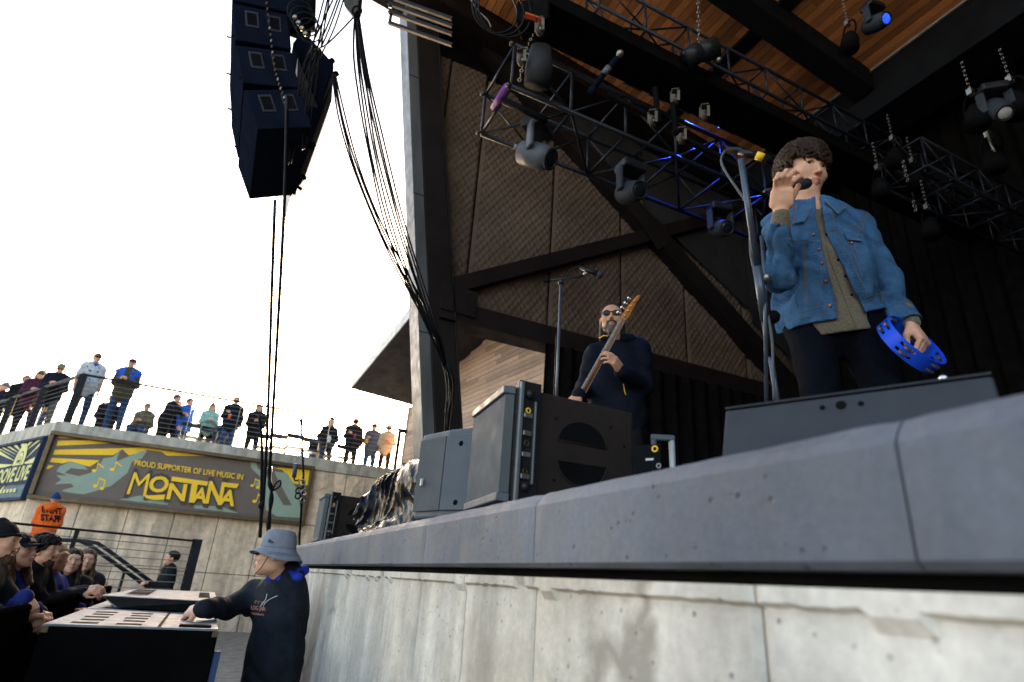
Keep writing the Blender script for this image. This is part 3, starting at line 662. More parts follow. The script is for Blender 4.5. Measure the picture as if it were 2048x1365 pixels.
H_dark = hairmat('dark_brown_hair', (.034, .019, .012)); H_blk = hairmat('black_hair', (.012, .009, .008)); H_blond = hairmat('blond_hair', (.28, .17, .08)); H_brown = hairmat('brown_hair', (.09, .05, .028)); H_grey = hairmat('grey_beard', (.10, .08, .07))
def frame(f, up=(0, 0, 1)):
    f = nrm(f); r = nrm(np.cross(f, up)); u = np.cross(r, f); return np.array([r, f, u])     # rows: right, forward, up
def head_sdf(S, c, R, s=1., jaw=1., detail=True, female=False):
    P = lambda x, y, z: c+(x*R[0]+y*R[1]+z*R[2])*s
    S.ell(P(0, -.018, .035), np.array([.076, .096, .085])*s, R, .03*s)
    S.ell(P(0, .022, -.015), np.array([.066, .070, .088])*s, R, .03*s)
    S.ell(P(0, .036, -.070), np.array([.047*jaw, .050, .038])*s, R, .03*s)
    S.ell(P(0, .068, -.096), np.array([.020*jaw, .018, .016])*s, R, .025*s)
    if not detail:
        S.cone(P(0, .082, .005), P(0, .104, -.030), .010*s, .013*s, .014*s)
        for e in (-1, 1):
            S.ell(P(.031*e, .104, .014), np.array([.017, .014, .012])*s, R, .012*s, sub=True); S.ell(P(.078*e, -.008, -.004), np.array([.010, .020, .030])*s, R, .008*s)
        return
    S.cone(P(-.038, .076, .034), P(.038, .076, .034), .013*s, .013*s, .02*s)
    for e in (-1, 1):
        S.ell(P(.043*e, .058, -.020), np.array([.022, .022, .020])*s, R, .025*s)
        S.ell(P(.044*e*jaw, .005, -.062), np.array([.018*jaw, .035, .022])*s, R, .03*s)
        S.ell(P(.031*e, .106, .0115), np.array([.0195, .024, .0125])*s, R, .008*s, sub=True)
    S.cone(P(0, .083, .020), P(0, .109, -.026), .0058*s, .0084*s, .012*s)
    for e in (-1, 1):
        S.ell(P(.0098*e, .098, -.030), np.array([.0070, .010, .0062])*s, R, .006*s)
        S.ell(P(.0065*e, .106, -.0385), np.array([.003, .004, .003])*s, R, .003*s, sub=True)
        # eyelids
        S.cone(P(.015*e, .080, .015), P(.031*e, .0845, .0225), .0040*s, .0048*s, .004*s); S.cone(P(.031*e, .0845, .0225), P(.047*e, .075, .013), .0048*s, .0040*s, .004*s)
        S.cone(P(.017*e, .079, .009), P(.031*e, .0825, .0015), .0032*s, .0038*s, .004*s); S.cone(P(.031*e, .0825, .0015), P(.046*e, .074, .008), .0038*s, .0032*s, .004*s)
        # ear
        S.ell(P(.078*e, -.006, -.004), np.array([.008, .020, .031])*s, R, .008*s); S.ell(P(.087*e, -.002, -.002), np.array([.004, .010, .016])*s, R, .004*s, sub=True)
    S.cone(P(-.020, .084, -.0585), P(0, .0945, -.0560), .0045*s, .0062*s, .007*s); S.cone(P(0, .0945, -.0560), P(.020, .084, -.0585), .0062*s, .0045*s, .007*s)
    S.cone(P(-.017, .084, -.067), P(0, .0925, -.0700), .005*s, .0075*s, .007*s); S.cone(P(0, .0925, -.0700), P(.017, .084, -.067), .0075*s, .005*s, .007*s)
    S.cone(P(-.022, .088, -.0625), P(0, .1015, -.0625), .0016*s, .0020*s, .003*s, sub=True); S.cone(P(0, .1015, -.0625), P(.022, .088, -.0625), .0020*s, .0016*s, .003*s, sub=True)
def face_mi(P, F, c, R, s=1.):
    ctr = P[F].mean(1); q = (ctr-c) @ R.T / s
    lip = ((q[:, 0]/.0235)**2+((q[:, 2]+.0638)/.0125)**2 < 1) & (q[:, 1] > .078)
    return lip.astype(int)
def eyes(par, c, R, s=1., look=(0, 0)):
    P = lambda x, y, z: c+(x*R[0]+y*R[1]+z*R[2])*s
    for e in (-1, 1):
        o = MB().ball(P(.031*e, .0735, .0118), .0130*s, R).build('eye', M_eye, par, True)
        MB().ball(P((.031+look[0])*e if False else .031*e+look[0], .0812, .0118+look[1]), np.array([.0070, .0064, .0070])*s, R).build('iris', M_iris, o, True)
def hand_sdf(S, w, d, n, s=1., side=1, curl=(.5, .6, .7, .8), thumb=.5, spread=.15, k=.004):
    """w wrist point, d direction wrist->knuckles, n back-of-hand normal, side=+1 thumb towards cross(d,n)"""
    d = nrm(d); n = nrm(n-d*np.dot(n, d)); t = np.cross(d, n)*side
    S.cone(w-d*.02*s, w+d*.045*s, .026*s, .030*s, .01*s, flat=(n, .62)); S.box(w+d*.058*s, np.array([.040, .040, .0145])*s, np.array([t, d, n]), .013*s, .012*s)
    lens = (.042, .047, .043, .034); offs = (.030, .010, -.010, -.029)
    for i in range(4):
        a = offs[i]*s; base = w+d*(.094-.006*abs(i-1.2))*s+t*a; ang = 0.; c_ = curl[i]; dirv = nrm(d+t*(offs[i]*spread*9)); p = base; L_ = lens[i]*s; r = (.0098, .0100, .0096, .0086)[i]*s
        for j, f_ in enumerate((1., .68, .52)):
            ang += c_*(1.35, 1.5, .9)[j]; dv = dirv*math.cos(ang)-n*math.sin(ang); q = p+dv*L_*f_; S.cone(p, q, r*(1-.06*j), r*(1-.06*(j+1)), k); p = q
    b = w+d*.022*s+t*.026*s; e1 = b+nrm(d*.75+t*(.75-.35*thumb)-n*(.25+.5*thumb))*.044*s; e2 = e1+nrm(d*.95+t*(.2-.6*thumb)-n*(.15+.5*thumb))*.034*s; e3 = e2+nrm(d*.95-t*.35*thumb-n*.3*thumb)*.027*s
    S.cone(b-d*.005, e1, .0165*s, .0125*s, .012*s); S.cone(e1, e2, .0118*s, .0105*s, .004*s); S.cone(e2, e3, .0105*s, .0090*s, .003*s)
def merge(parts):
    v = []; f = []; mi = []; n = 0
    for p in parts:
        P, F = p[0], p[1]; v.append(P); f.append(F+n); mi.append(p[2] if len(p) > 2 else np.zeros(len(F), int)); n += len(P)
    return np.concatenate(v), np.concatenate(f), np.concatenate(mi)
def putm(name, pf, m, par, mi=None): return put(name, pf[0], pf[1], m, par, smooth=True, mi=mi)
def curly(c, R, s, m, par, name='hair', n=260, rad=(.083, .102, .090), back=-.018, up=.040, keep=None, curl=.013, thick=.0062, seed=1, cap=True, front=.066):
    rg = np.random.RandomState(seed); mb = MB(); P = lambda x, y, z: c+(x*R[0]+y*R[1]+z*R[2])*s
    if cap:
        S = SDF(); S.ell(P(0, back-.004, up), np.array(rad)*s*1.0, R)
        def post(X, Y, Z, F):
            q = np.stack([X-c[0], Y-c[1], Z-c[2]], -1) @ R.T/s
            F = F+.004*s*np.sin(X*90+3*np.sin(Z*60))*np.sin(Y*80+2*np.sin(X*50))
            return np.maximum(F, np.where(q[..., 1] > -.02, (front-.012-.0-q[..., 2])+np.clip(-(q[..., 1]-.02)*.9, -.0, .06), (-.055-q[..., 2]))*s)
        pf = S.mesh(.005*s, post)
    else: pf = None
    k = 0
    while k < n:
        v = rg.normal(size=3); v /= np.linalg.norm(v)
        p = np.array([v[0]*rad[0], back+v[1]*rad[1], up+v[2]*rad[2]])
        if keep is not None:
            if not keep(p): continue
        elif p[2] < (-.035 if p[1] < -.01 else (.015 if p[1] < .03 and abs(p[0]) > .06 else front)): continue
        k += 1; t_ = nrm(np.cross(v, rg.normal(size=3))); b = np.cross(v, t_); pts = []; rr = curl*(.7+.7*rg.rand()); m_ = 7; tw = rg.rand()*6
        for j in range(m_): a = tw+j*.85; pts.append(P(*(p+v*(.004+.006*math.sin(j*.9))+t_*(j-3)*.004+(t_*math.cos(a)+b*math.sin(a))*rr*.55)))
        mb.tube(pts, [thick*s*x_ for x_ in (.4, .9, 1, 1.05, 1, .8, .3)], 5)
    o = mb.build(name, m, par, True)
    if pf is not None:
        # join scalp cap into the same mesh
        me = o.data; v0 = np.array([x.co[:] for x in me.vertices]); f0 = [list(p.vertices) for p in me.polygons]
        bpy.data.objects.remove(o); v1 = pf[0]-OFF[par]; 
        o = put(name, np.concatenate([v0, v1])+OFF[par], f0+(pf[1]+len(v0)).tolist(), m, par, True)
    return o
# ---- generic clothed figure --------------------------------------------------
def joints(base, f, H, pose='stand', lean=0., sit=False):
    f = nrm(V(f[0], f[1], 0)); r = V(f[1], -f[0], 0); u = V(0, 0, 1); b = np.array(base, float); s = H/1.75; J = {'s': s, 'f': f, 'r': r, 'u': u}
    hz = .93*s if not sit else .50*s; up = nrm(u+f*lean)
    J['pel'] = b+u*hz; J['chest'] = J['pel']+up*.34*s; J['nb'] = J['pel']+up*.52*s; J['head'] = J['nb']+nrm(u+f*lean*.4)*.165*s+f*.02*s
    for sd, e in (('R', 1), ('L', -1)):
        J['sh'+sd] = J['pel']+up*.460*s+r*e*.168*s
        J['hip'+sd] = J['pel']+r*e*.09*s
        if not sit: J['kn'+sd] = b+r*e*.115*s+u*.50*s+f*.03*s; J['an'+sd] = b+r*e*.13*s+u*.08*s
        else: J['kn'+sd] = J['hip'+sd]+f*.42*s+u*.02+r*e*.06; J['an'+sd] = J['kn'+sd]-u*.42*s
        sh = J['sh'+sd]
        if pose == 'down': J['el'+sd] = sh-u*.28*s+r*e*.07*s-f*.02; J['wr'+sd] = J['el'+sd]-u*.24*s+f*.06*s
        elif pose == 'hold': J['el'+sd] = sh-u*.27*s+r*e*.06*s; J['wr'+sd] = J['pel']+u*.26*s+f*.26*s+r*e*.05*s
        elif pose == 'rail': J['el'+sd] = sh-u*.20*s+r*e*.06*s+f*.17*s; J['wr'+sd] = J['el'+sd]+f*.20*s-r*e*.14*s+u*.0
        elif pose == 'pockets': J['el'+sd] = sh-u*.26*s+r*e*.12*s-f*.05; J['wr'+sd] = J['pel']+u*.04+r*e*.17*s+f*.08*s
        elif pose == 'drink': 
            J['el'+sd] = sh-u*.26*s+r*e*.08*s
            J['wr'+sd] = (J['el'+sd]+f*.20*s+u*.08*s-r*.08*s) if sd == 'R' else (J['el'+sd]-u*.22*s+f*.08*s)
    return J
def torso(S, J, g=0., k=.05, low=0.):
    s = J['s']; f = J['f']; fl = (f, .66)
    S.cone(J['pel']-J['u']*low, J['chest'], (.155+g)*s, (.160+g)*s, k, flat=fl); S.cone(J['chest'], J['nb']-(J['nb']-J['chest'])*.35, (.163+g)*s, (.125+g)*s, k, flat=fl)
    S.cone(J['shL'], J['shR'], (.062+g)*s, (.062+g)*s, k*1.2, flat=fl)
def arm(S, J, sd, g=0., k=.025, cuff=None):
    s = J['s']; S.cone(J['sh'+sd], J['el'+sd], (.056+g)*s, (.046+g)*s, k); S.cone(J['el'+sd], J['wr'+sd], (.044+g)*s, (.030+g)*s, k)
def legs(S, J, g=0., k=.03):
    s = J['s']; S.cone(J['hipL'], J['hipR'], (.105+g)*s, None, .05, flat=(J['f'], .85)); S.cone(J['pel']-V(0, 0, .02), J['pel']+V(0, 0, .05)*s, (.145+g)*s, None, .04, flat=(J['f'], .68))
    for sd in 'LR': S.cone(J['hip'+sd], J['kn'+sd], (.090+g)*s, (.062+g)*s, k); S.cone(J['kn'+sd], J['an'+sd], (.058+g)*s, (.045+g)*s, k)
def prop_rest(): pass
def person(label, base, f, H, top_m, leg_m, sk=0, pose='stand', hair=None, hat=None, cell=.018, headdir=None, lean=0., sit=False, glasses=False, beard=None, hairlong=False, group=None, extra=None, J=None, topname='jacket', sleeves=True, pitch=0., fine=False, puffy=.024, hem=.0):
    J = J or joints(base, f, H, pose, lean, sit); s = J['s']; root = thing('person', label, 'person', base, group)
    hd = nrm(V(*(headdir if headdir is not None else f), 0)) if headdir is None or len(headdir) == 2 else nrm(headdir)
    R = frame(hd+V(0, 0, pitch)); c = J['head']; hs = s*1.0 if H > 1.5 else 1.0
    hc = max(.008, cell*.5) if not fine else .0055
    S = SDF(); head_sdf(S, c, R, hs*1.03, detail=fine); S.cone(J['nb']-V(0, 0, .04), c-R[2]*.06*hs-R[1]*.01, .052*s, .05*s, .02)
    pa = [S.mesh(hc)]
    if fine: pa[0] = (*pa[0], face_mi(pa[0][0], pa[0][1], c, R, hs*1.03))
    S = SDF(); torso(S, J, -.02)
    for sd in 'LR': arm(S, J, sd, -.014 if sleeves else .0)
    legs(S, J, -.012); 
    pa.append(S.mesh(max(cell, .02)))
    for sd, e in (('R', 1), ('L', -1)):
        S = SDF(); d = nrm(J['wr'+sd]-J['el'+sd]); nn = J.get('hn'+sd, J['u'] if abs(d[2]) < .7 else J['r']*e)
        hd_ = J.get('hd'+sd, d); S.cone(J['wr'+sd]-d*.05, J['wr'+sd], .027*s, .026*s, .01)
        hand_sdf(S, J['wr'+sd]+hd_*.01, hd_, nn, s*1.02, side=-e if True else e, curl=J.get('cu'+sd, (.45, .5, .5, .55)), k=.005); pa.append(S.mesh(.0055 if fine else .009))
    P, F, mi = merge(pa); put('body', P, F, [skin(sk), M_lip], root, True, mi=mi)
    S = SDF(); torso(S, J, puffy, low=hem)
    if sleeves: 
        for sd in 'LR': arm(S, J, sd, min(puffy, .021))
    else:
        for sd in 'LR': S.cone(J['sh'+sd], J['sh'+sd]+(J['el'+sd]-J['sh'+sd])*.75, .075*s, .068*s, .03)
    S.cone(J['pel']-UP*.06*s, J['pel']+UP*.05*s, (.170+puffy)*s, None, .05, flat=(J['f'], .72))
    def post(X, Y, Z, F): return F+wr(X, Y, Z, .010 if cell > .01 else .008, 24, base[0])
    if top_m is not None:
        pf = S.mesh(cell, post); putm(topname, pf, top_m, root)
        S = SDF(); S.cone(J['nb']-V(0, 0, .05)*s, J['nb']+V(0, 0, .012)*s, .078*s, .066*s, .02); putm('collar', S.mesh(max(.009, cell*.7)), top_m, root)
    S = SDF(); legs(S, J, .012); putm('trousers', S.mesh(cell, lambda X, Y, Z, F: F+wr(X, Y, Z, .006, 26, 2)), leg_m, root)
    for sd in 'LR':
        a = J['an'+sd]; mb = MB(); mb.ball(a+J['f']*.055*s-V(0, 0, .035)*s, (.048*s, .135*s, .045*s), np.array([J['r'], J['f'], J['u']])); mb.build('shoe', M_black, root, True)
    Pq = lambda x, y, z: c+(x*R[0]+y*R[1]+z*R[2])*hs*1.03
    if fine and not glasses: eyes(root, c, R, hs*1.03)
    elif not glasses:
        mb = MB(); 
        for e in (-1, 1): mb.ball(Pq(.031*e, .084, .012), (.012, .008, .006), R, 8, 5)
        mb.build('eyes', M_iris, root, True)
    if hair is not None:
        S = SDF(); S.ell(Pq(0, -.026, .040), np.array([.094, .110, .098])*hs, R)
        if hairlong:
            S.cone(Pq(-.066, -.02, .02), Pq(-.090, .03, -.21), .034*hs, .032*hs, .03); S.cone(Pq(.066, -.02, .02), Pq(.090, .03, -.21), .034*hs, .032*hs, .03); S.cone(Pq(0, -.06, 0), Pq(0, -.09, -.24), .06*hs, .04*hs, .04)
        def hp(X, Y, Z, F):
            q = np.stack([X-c[0], Y-c[1], Z-c[2]], -1) @ R.T/hs
            F = F+.004*np.sin(q[..., 0]*150+6*np.sin(q[..., 2]*25))+.003*np.sin(q[..., 1]*130+q[..., 2]*40)
            return np.maximum(F, np.where(q[..., 1] > .0, .066-.25*(.06-np.abs(q[..., 0]))*0-q[..., 2]-np.clip((np.abs(q[..., 0])-.045)*(9 if hairlong else 4), 0, .5 if hairlong else .3), -.08-q[..., 2] if not hairlong else -1))
        pf = S.mesh(max(.006, hc*.8), hp); putm('hair', pf, hair, root)
    if hat: hat(root, Pq, R, hs)
    if glasses:
        mb = MB()
        for e in (-1, 1): mb.ball(Pq(.033*e, .098, .010), (.027*hs, .005, .019*hs), R, 12, 8); mb.tube([Pq(.058*e, .092, .016), Pq(.080*e, .01, .012)], .003, 5)
        mb.tube([Pq(-.02, .101, .016), Pq(.02, .101, .016)], .003, 5); mb.build('glasses', M_blackgloss, root, True)
    if beard:
        S = SDF(); S.ell(Pq(0, .034, -.074), np.array([.055, .058, .045])*hs, R, .02); S.ell(Pq(0, .062, -.108), np.array([.032, .030, .03])*hs, R, .02); S.cone(Pq(-.028, .088, -.052), Pq(.028, .088, -.052), .008, .008, .01)
        S.ell(Pq(0, .095, -.064), np.array([.026, .02, .010])*hs, R, .008, sub=True)
        def bp(X, Y, Z, F):
            q = np.stack([X-c[0], Y-c[1], Z-c[2]], -1) @ R.T/hs; return np.maximum(F+.002*np.sin(q[..., 0]*260+q[..., 2]*90)*np.sin(q[..., 1]*200), q[..., 2]+.045)
        putm('beard', S.mesh(.005, bp), beard, root)
    if extra: extra(root, J, Pq, R)
    return root, J, R, Pq
# hats
def cap(m, patch=None):
    def fn(root, P, R, s):
        S = SDF(); S.ell(P(0, -.010, .052), np.array([.086, .100, .078])*s, R)
        S2 = lambda X, Y, Z, F: np.maximum(F, (P(0, 0, .040)[2]*0+.038-((X-P(0, 0, 0)[0])*R[2][0]+(Y-P(0, 0, 0)[1])*R[2][1]+(Z-P(0, 0, 0)[2])*R[2][2])))
        pf = S.mesh(.008, S2); o = putm('cap', pf, m, root)
        v = []; n = 13
        for j, (r_, dz) in enumerate(((.0, 0), (1., -.012))):
            for i in range(n):
                a = math.pi*(.12+.76*i/(n-1)); bx, by = .078*math.cos(a), .078*math.sin(a)+.006
                v.append(P(bx, by+r_*.070*math.sin(a)**.6, .046+dz-.010*abs(math.cos(a))*r_*2)); 
        v = np.array(v); t = R[2]*.005*s; F = [[i, i+1, n+i+1, n+i] for i in range(n-1)]+[[2*n+n+i, 2*n+n+i+1, 2*n+i+1, 2*n+i] for i in range(n-1)]+[[n+i, n+i+1, 3*n+i+1, 3*n+i] for i in range(n-1)]+[[2*n+i, 2*n+i+1, i+1, i] for i in range(n-1)]
        b = put('brim', np.concatenate([v, v+t]), F, m, o, True)
        if patch is not None: MB().box(P(0, .078, .074), (.024*s, .006, .016*s), frame(R[1]+R[2]*.45)).build('patch', patch, o, bevel=.003)
    return fn
def beanie(m, pom=False):
    def fn(root, P, R, s):
        S = SDF(); S.ell(P(0, -.014, .052), np.array([.087, .104, .090])*s, R); S.cone(P(0, -.02, .10), P(0, -.03, .135), .05*s, .035*s, .04)
        def post(X, Y, Z, F):
            c = P(0, 0, 0); q = np.stack([X-c[0], Y-c[1], Z-c[2]], -1) @ R.T; a = np.arctan2(q[..., 0], q[..., 1]); 
            return np.maximum(F+.0015*np.sin(a*40), .030-q[..., 2]-.25*np.clip(-q[..., 1], 0, .1))
        o = putm('beanie', S.mesh(.006, post), m, root)
        S = SDF(); ring = [P(.089*math.cos(t), -.012+.106*math.sin(t), .040+.012*math.sin(t)) for t in np.linspace(0, 2*math.pi, 17)]
        for a, b in zip(ring[:-1], ring[1:]): S.cone(a, b, .011*s, None, .004, )
        putm('cuff', S.mesh(.006), m, o)
        if pom: MB().ball(P(0, -.03, .165), .032*s).build('pompom', m, o, True)
    return fn
Rr, Uu, Bk = CM[:, 0], CM[:, 1], CM[:, 2]          # view axes, used only to measure directions off the photograph
UP = V(0, 0, 1)
# ------------------------------------------------------------------ speakers on the stage
def fill_speaker(loc, yaw, label, group=None):
    """trapezoid front-fill cabinet; local x = into the stage, front grille at x = 0"""
    o = thing('fill_speaker', label, 'speaker', loc, group); c, s_ = math.cos(yaw), math.sin(yaw)
    W_ = lambda x, y, z: np.array(loc)+V(x*c-y*s_, x*s_+y*c, z)
    H_ = .385; n = .0
    cab = [(.012, 0), (.012, .40), (.50, .335), (.50, .065)]
    b = MB(); b.hexa([W_(x, y, .012) for x, y in ((.012, 0), (.50, .065), (.50, .335), (.012, .40))]+[W_(x, y, H_) for x, y in ((.012, 0), (.50, .065), (.50, .335), (.012, .40))]).build('cabinet', M_spk, o, bevel=.008)
    # front: frame, grille
    for a in ((0, .40, .0, .03), (0, .40, H_-.03, H_)): MB().hexa([W_(-.03, a[0]+.01, a[2]+.004), W_(.011, a[0], a[2]), W_(.011, a[1], a[2]), W_(-.03, a[1]-.01, a[2]+.004), W_(-.03, a[0]+.01, a[3]), W_(.011, a[0], a[3]), W_(.011, a[1], a[3]), W_(-.03, a[1]-.01, a[3])]).build('front_frame', M_spkb, o, bevel=.004)
    MB().hexa([W_(-.022, .012, .031), W_(.008, .004, .031), W_(.008, .396, .031), W_(-.022, .388, .031), W_(-.022, .012, H_-.031), W_(.008, .004, H_-.031), W_(.008, .396, H_-.031), W_(-.022, .388, H_-.031)]).build('grille', M_grille, o)
    # near side: rigging plate with slots, two half-moon grips
    sd = nrm(W_(.5, .065, 0)-W_(.012, 0, 0)); so_ = nrm(W_(0, -1, 0)-W_(0, 0, 0)+V(0, 0, 0)); so_ = nrm(np.cross(sd, UP)); so_ *= 1 if so_.dot(W_(0, -1, 0)-W_(0, 0, 0)) > 0 else -1
    Sd = lambda u, z, o_=0: W_(.012, 0, 0)+sd*u+UP*z+so_*o_
    def pl(u0, u1, z0, z1, o0, o1, nm, m, par=o, bv=.003): return MB().hexa([Sd(u0, z0, o0), Sd(u1, z0, o0), Sd(u1, z0, o1), Sd(u0, z0, o1), Sd(u0, z1, o0), Sd(u1, z1, o0), Sd(u1, z1, o1), Sd(u0, z1, o1)]).build(nm, m, par, bevel=bv)
    rg = pl(.0, .085, .0, H_+.018, .001, .022, 'rigging_plate', M_blackgloss); 
    pl(.0, .014, .0, H_+.01, .022, .034, 'rigging_rail', M_steelgrey, o); pl(.058, .066, .06, H_-.05, .022, .032, 'rigging_rail', M_steelgrey, o)
    for z0 in (.075, .145, .215, .275): pl(.02, .052, z0, z0+.016, .022, .030, 'rigging_pin', M_metal, rg, .002)
    for z0 in (.10, .19, .30): MB().ring(Sd(.036, z0, .026), so_, .008, .0025, 12, 5).build('rigging_ring', M_bronze if z0 != .30 else M_yellow, rg, True)
    for z0 in (.05, H_-.03): MB().ball(Sd(.036, z0, .03), (.016, .016, .016)).build('rigging_knob', M_blackgloss, rg, True)
    for zc, up_ in ((.228, 1), (.160, -1)):
        pts = [(.27+.100*math.cos(t), zc+up_*.078*math.sin(t)) for t in np.linspace(0, math.pi, 15)]
        q = [Sd(u, z, .0012) for u, z in pts]; prism(q, so_*.0015).build('grip', M_black, o)
        rim = MB(); rim.tube([Sd(u, z, .002) for u, z in pts]+[Sd(*pts[0], .002)], .0035, 6); rim.build('grip_rim', M_spk, o, True)
    for u, z in ((.16, .30), (.16, .09), (.39, .31), (.39, .08), (.45, .25)): MB().tube([Sd(u, z, 0), Sd(u, z, .003)], .005, 8).build('bolt', M_black, o)
    return o
Y0 = 1.735
fs1 = fill_speaker((.80, Y0, SZ+.012), -.10, 'black front fill speaker nearest on the stage edge, grey grille and two half-moon grips')
# second cabinet: plastic two-way box turned outward
def plastic_speaker(loc, yaw, label):
    o = thing('monitor_speaker', label, 'speaker', loc); c, s_ = math.cos(yaw), math.sin(yaw); W_ = lambda x, y, z: np.array(loc)+V(x*c-y*s_, x*s_+y*c, z)
    H_ = .37; pr_ = [(0, 0), (-.02, .17), (-.0, .36), (.10, .42), (.34, .36), (.34, .06), (.08, -.02)]
    prism([W_(x, y, 0) for x, y in pr_][::-1], UP*H_).build('cabinet', M_spkb, o, bevel=.012)
    prism([W_(x, y, .03) for x, y in ((-.006, .01), (-.026, .17), (-.031, .17), (-.012, .008))], UP*(H_-.06)).build('side_panel', M_spkb, o, bevel=.003)
    prism([W_(x, y, .03) for x, y in ((-.024, .175), (-.006, .355), (-.012, .357), (-.031, .175))], UP*(H_-.06)).build('grille', M_grille, o, bevel=.002)
    for y_, z_ in ((.09, .06), (.09, H_-.07)): p = W_(-.018-.0, y_, z_); MB().ball(p, (.012, .012, .012)).build('screw_boss', M_black, o, True)
    MB().box(W_(-.03, .30, .15), (.004, .01, .014)).build('badge', M_fascia, o)
    return o
plastic_speaker((.90, 2.24, SZ+.006), .42, 'blue-grey plastic speaker between the nearest fill speaker and the crumpled tarp')
fs3 = fill_speaker((.80, 5.30, SZ+.006), -.02, 'small-looking far fill speaker on the stage edge, behind the bucket hat')
# tarp-covered stack
def tarp():
    o = thing('covered_equipment', 'equipment bundled under crumpled glossy black plastic sheeting on the stage edge', 'tarp', (1.02, 3.35, SZ))
    S = SDF(); S.box((1.04, 3.35, SZ+.16), (.20, .48, .19), None, .05, .05); S.ell((1.0, 3.10, SZ+.24), (.20, .24, .15), None, .06); S.ell((.98, 3.90, SZ+.14), (.2, .22, .2), None, .06); S.ell((.98, 3.45, SZ), (.24, .60, .08), None, .05)
    def post(X, Y, Z, F):
        a = Y*21+3.2*np.sin(Z*8+Y*3)+1.6*np.sin(Z*19+X*15); b = Z*16+Y*7+3.0*np.sin(Y*7+1)+1.3*np.sin(X*21); c = (Y-Z)*27+2.5*np.sin(Z*14)
        fo = lambda t, p: (1-np.abs(np.sin(t)))**p
        return F-.030*fo(a, 1.5)*(.5+.5*np.sin(Y*5+Z*11))-.022*fo(b, 2)*(.5+.5*np.sin(Y*9-Z*6+1))-.009*fo(c, 2)+.014
    P, F = S.mesh(.010, post); P[:, 2] = np.maximum(P[:, 2], SZ+.002); P[:, 0] = np.maximum(P[:, 0], .765)
    M = mat('glossy_black_sheeting', (.004, .005, .010), .22, var=.2, bs=28, bst=.6, bd=.010, spec=.12)
    put('plastic_sheet', P, F, M, o, smooth=True)
    return o
tarp()
# wedge monitor at the feet of the singer
wl, wr_ = onZ(1450, 822, SZ+.215), onZ(1985, 752, SZ+.215)
wg = thing('wedge_monitor', 'low dark wedge monitor lying on the stage edge at the singer', 'speaker', (wl+wr_)/2-V(0, 0, .2))
wdv = nrm(wr_-wl); wn_ = nrm(np.cross(UP, wdv)); wn_ *= 1 if wn_[0] > 0 else -1
bl_, br_ = wl-wn_*.05-UP*.21-wdv*.01, wr_-wn_*.05-UP*.21+wdv*.01
MB().hexa([bl_, br_, br_+wn_*.42, bl_+wn_*.42, wl, wr_, wr_+wn_*.12, wl+wn_*.12]).build('cabinet', mat('wedge_charcoal', (.034, .037, .047), .7, var=.1, bs=700, bst=.5, bd=.002), wg, bevel=.006)
MB().hexa([wl+UP*.002, wr_+UP*.002, wr_+wn_*.12+UP*.002, wl+wn_*.12+UP*.002, wl+UP*.01, wr_+UP*.01, wr_+wn_*.12+UP*.01, wl+wn_*.12+UP*.01]).build('top_strip', M_blackgloss, wg, bevel=.003)
for px, py, r_ in ((1645, 816, .006), (1682, 811, .011), (1722, 808, .006)):
    p = bl_+(wl-bl_)*.8; n_ = nrm(np.cross(wdv, wl-bl_)); n_ *= 1 if n_[0] < 0 else -1; r = ray(px, py); q = CC+r*((p-CC).dot(n_)/r.dot(n_)); MB().tube([q, q+n_*.002], r_, 10).build('screw', M_black, wg)
MB().ball(onZ(1889, 762, SZ+.225)+UP*.004, (.010, .010, .010)).build('cable_plug', M_chrome, wg, True)
# amplifier rack and stand frame behind the near speaker
ar = thing('amplifier', 'small black amplifier with printed lettering and a gold ring behind the near fill speaker', 'amplifier', (1.36, 1.63, SZ))
a0, a1 = at(1288, 930, 1.75), at(1336, 915, 1.72)
rb = nrm(V(a1[0]-a0[0], a1[1]-a0[1], 0)); bn = nrm(np.cross(rb, UP)); bn *= 1 if bn.dot(Bk) > 0 else -1; A0 = V(a0[0], a0[1], SZ+.006)
MB().hexa([A0-rb*.03, A0+rb*.052, A0+rb*.052-bn*.06, A0-rb*.03-bn*.06]+[p+UP*.18 for p in (A0-rb*.03, A0+rb*.052, A0+rb*.052-bn*.06, A0-rb*.03-bn*.06)]).build('case', M_black, ar, bevel=.004)
MB().ring(A0+rb*.035+UP*.165+bn*.002, bn, .008, .0025, 16, 6).build('gold_ring', M_yellow, ar, True)
MB().ring(A0+rb*.045+UP*.115+bn*.002, bn, .006, .0015, 16, 6).build('knob_ring', M_fascia, ar, True)
for i in range(4): MB().box(A0+rb*(.03)+UP*(.045+i*.012)+bn*.001, (.022, .001, .0025), [rb, bn, UP]).build('printed_line', M_fascia, ar)
MB().box(A0+rb*.018+UP*.135+bn*.001, (.012, .001, .003), [rb, bn, UP]).build('printed_line', M_fascia, ar)
sf = thing('keyboard_stand', 'blue-grey tubular stand frame beside the amplifier', 'stand', (1.6, 1.6, SZ))
b0 = onZ(1345, 935, SZ+.004)
b0 = at(1345, 925, 1.95); b0[2] = SZ
for dx in (0, -.06): MB().tube([b0+Rr*dx*1.0*V(1, 1, 0), b0+Rr*dx*V(1, 1, 0)+UP*.26], .010, 8).build('leg', M_spkb if dx else M_fascia, sf, True)
MB().beam(b0+UP*.26-Rr*.07*V(1, 1, 0), b0+UP*.26+Rr*.01*V(1, 1, 0), .02, .02).build('bracket', M_spkb, sf, bevel=.004)
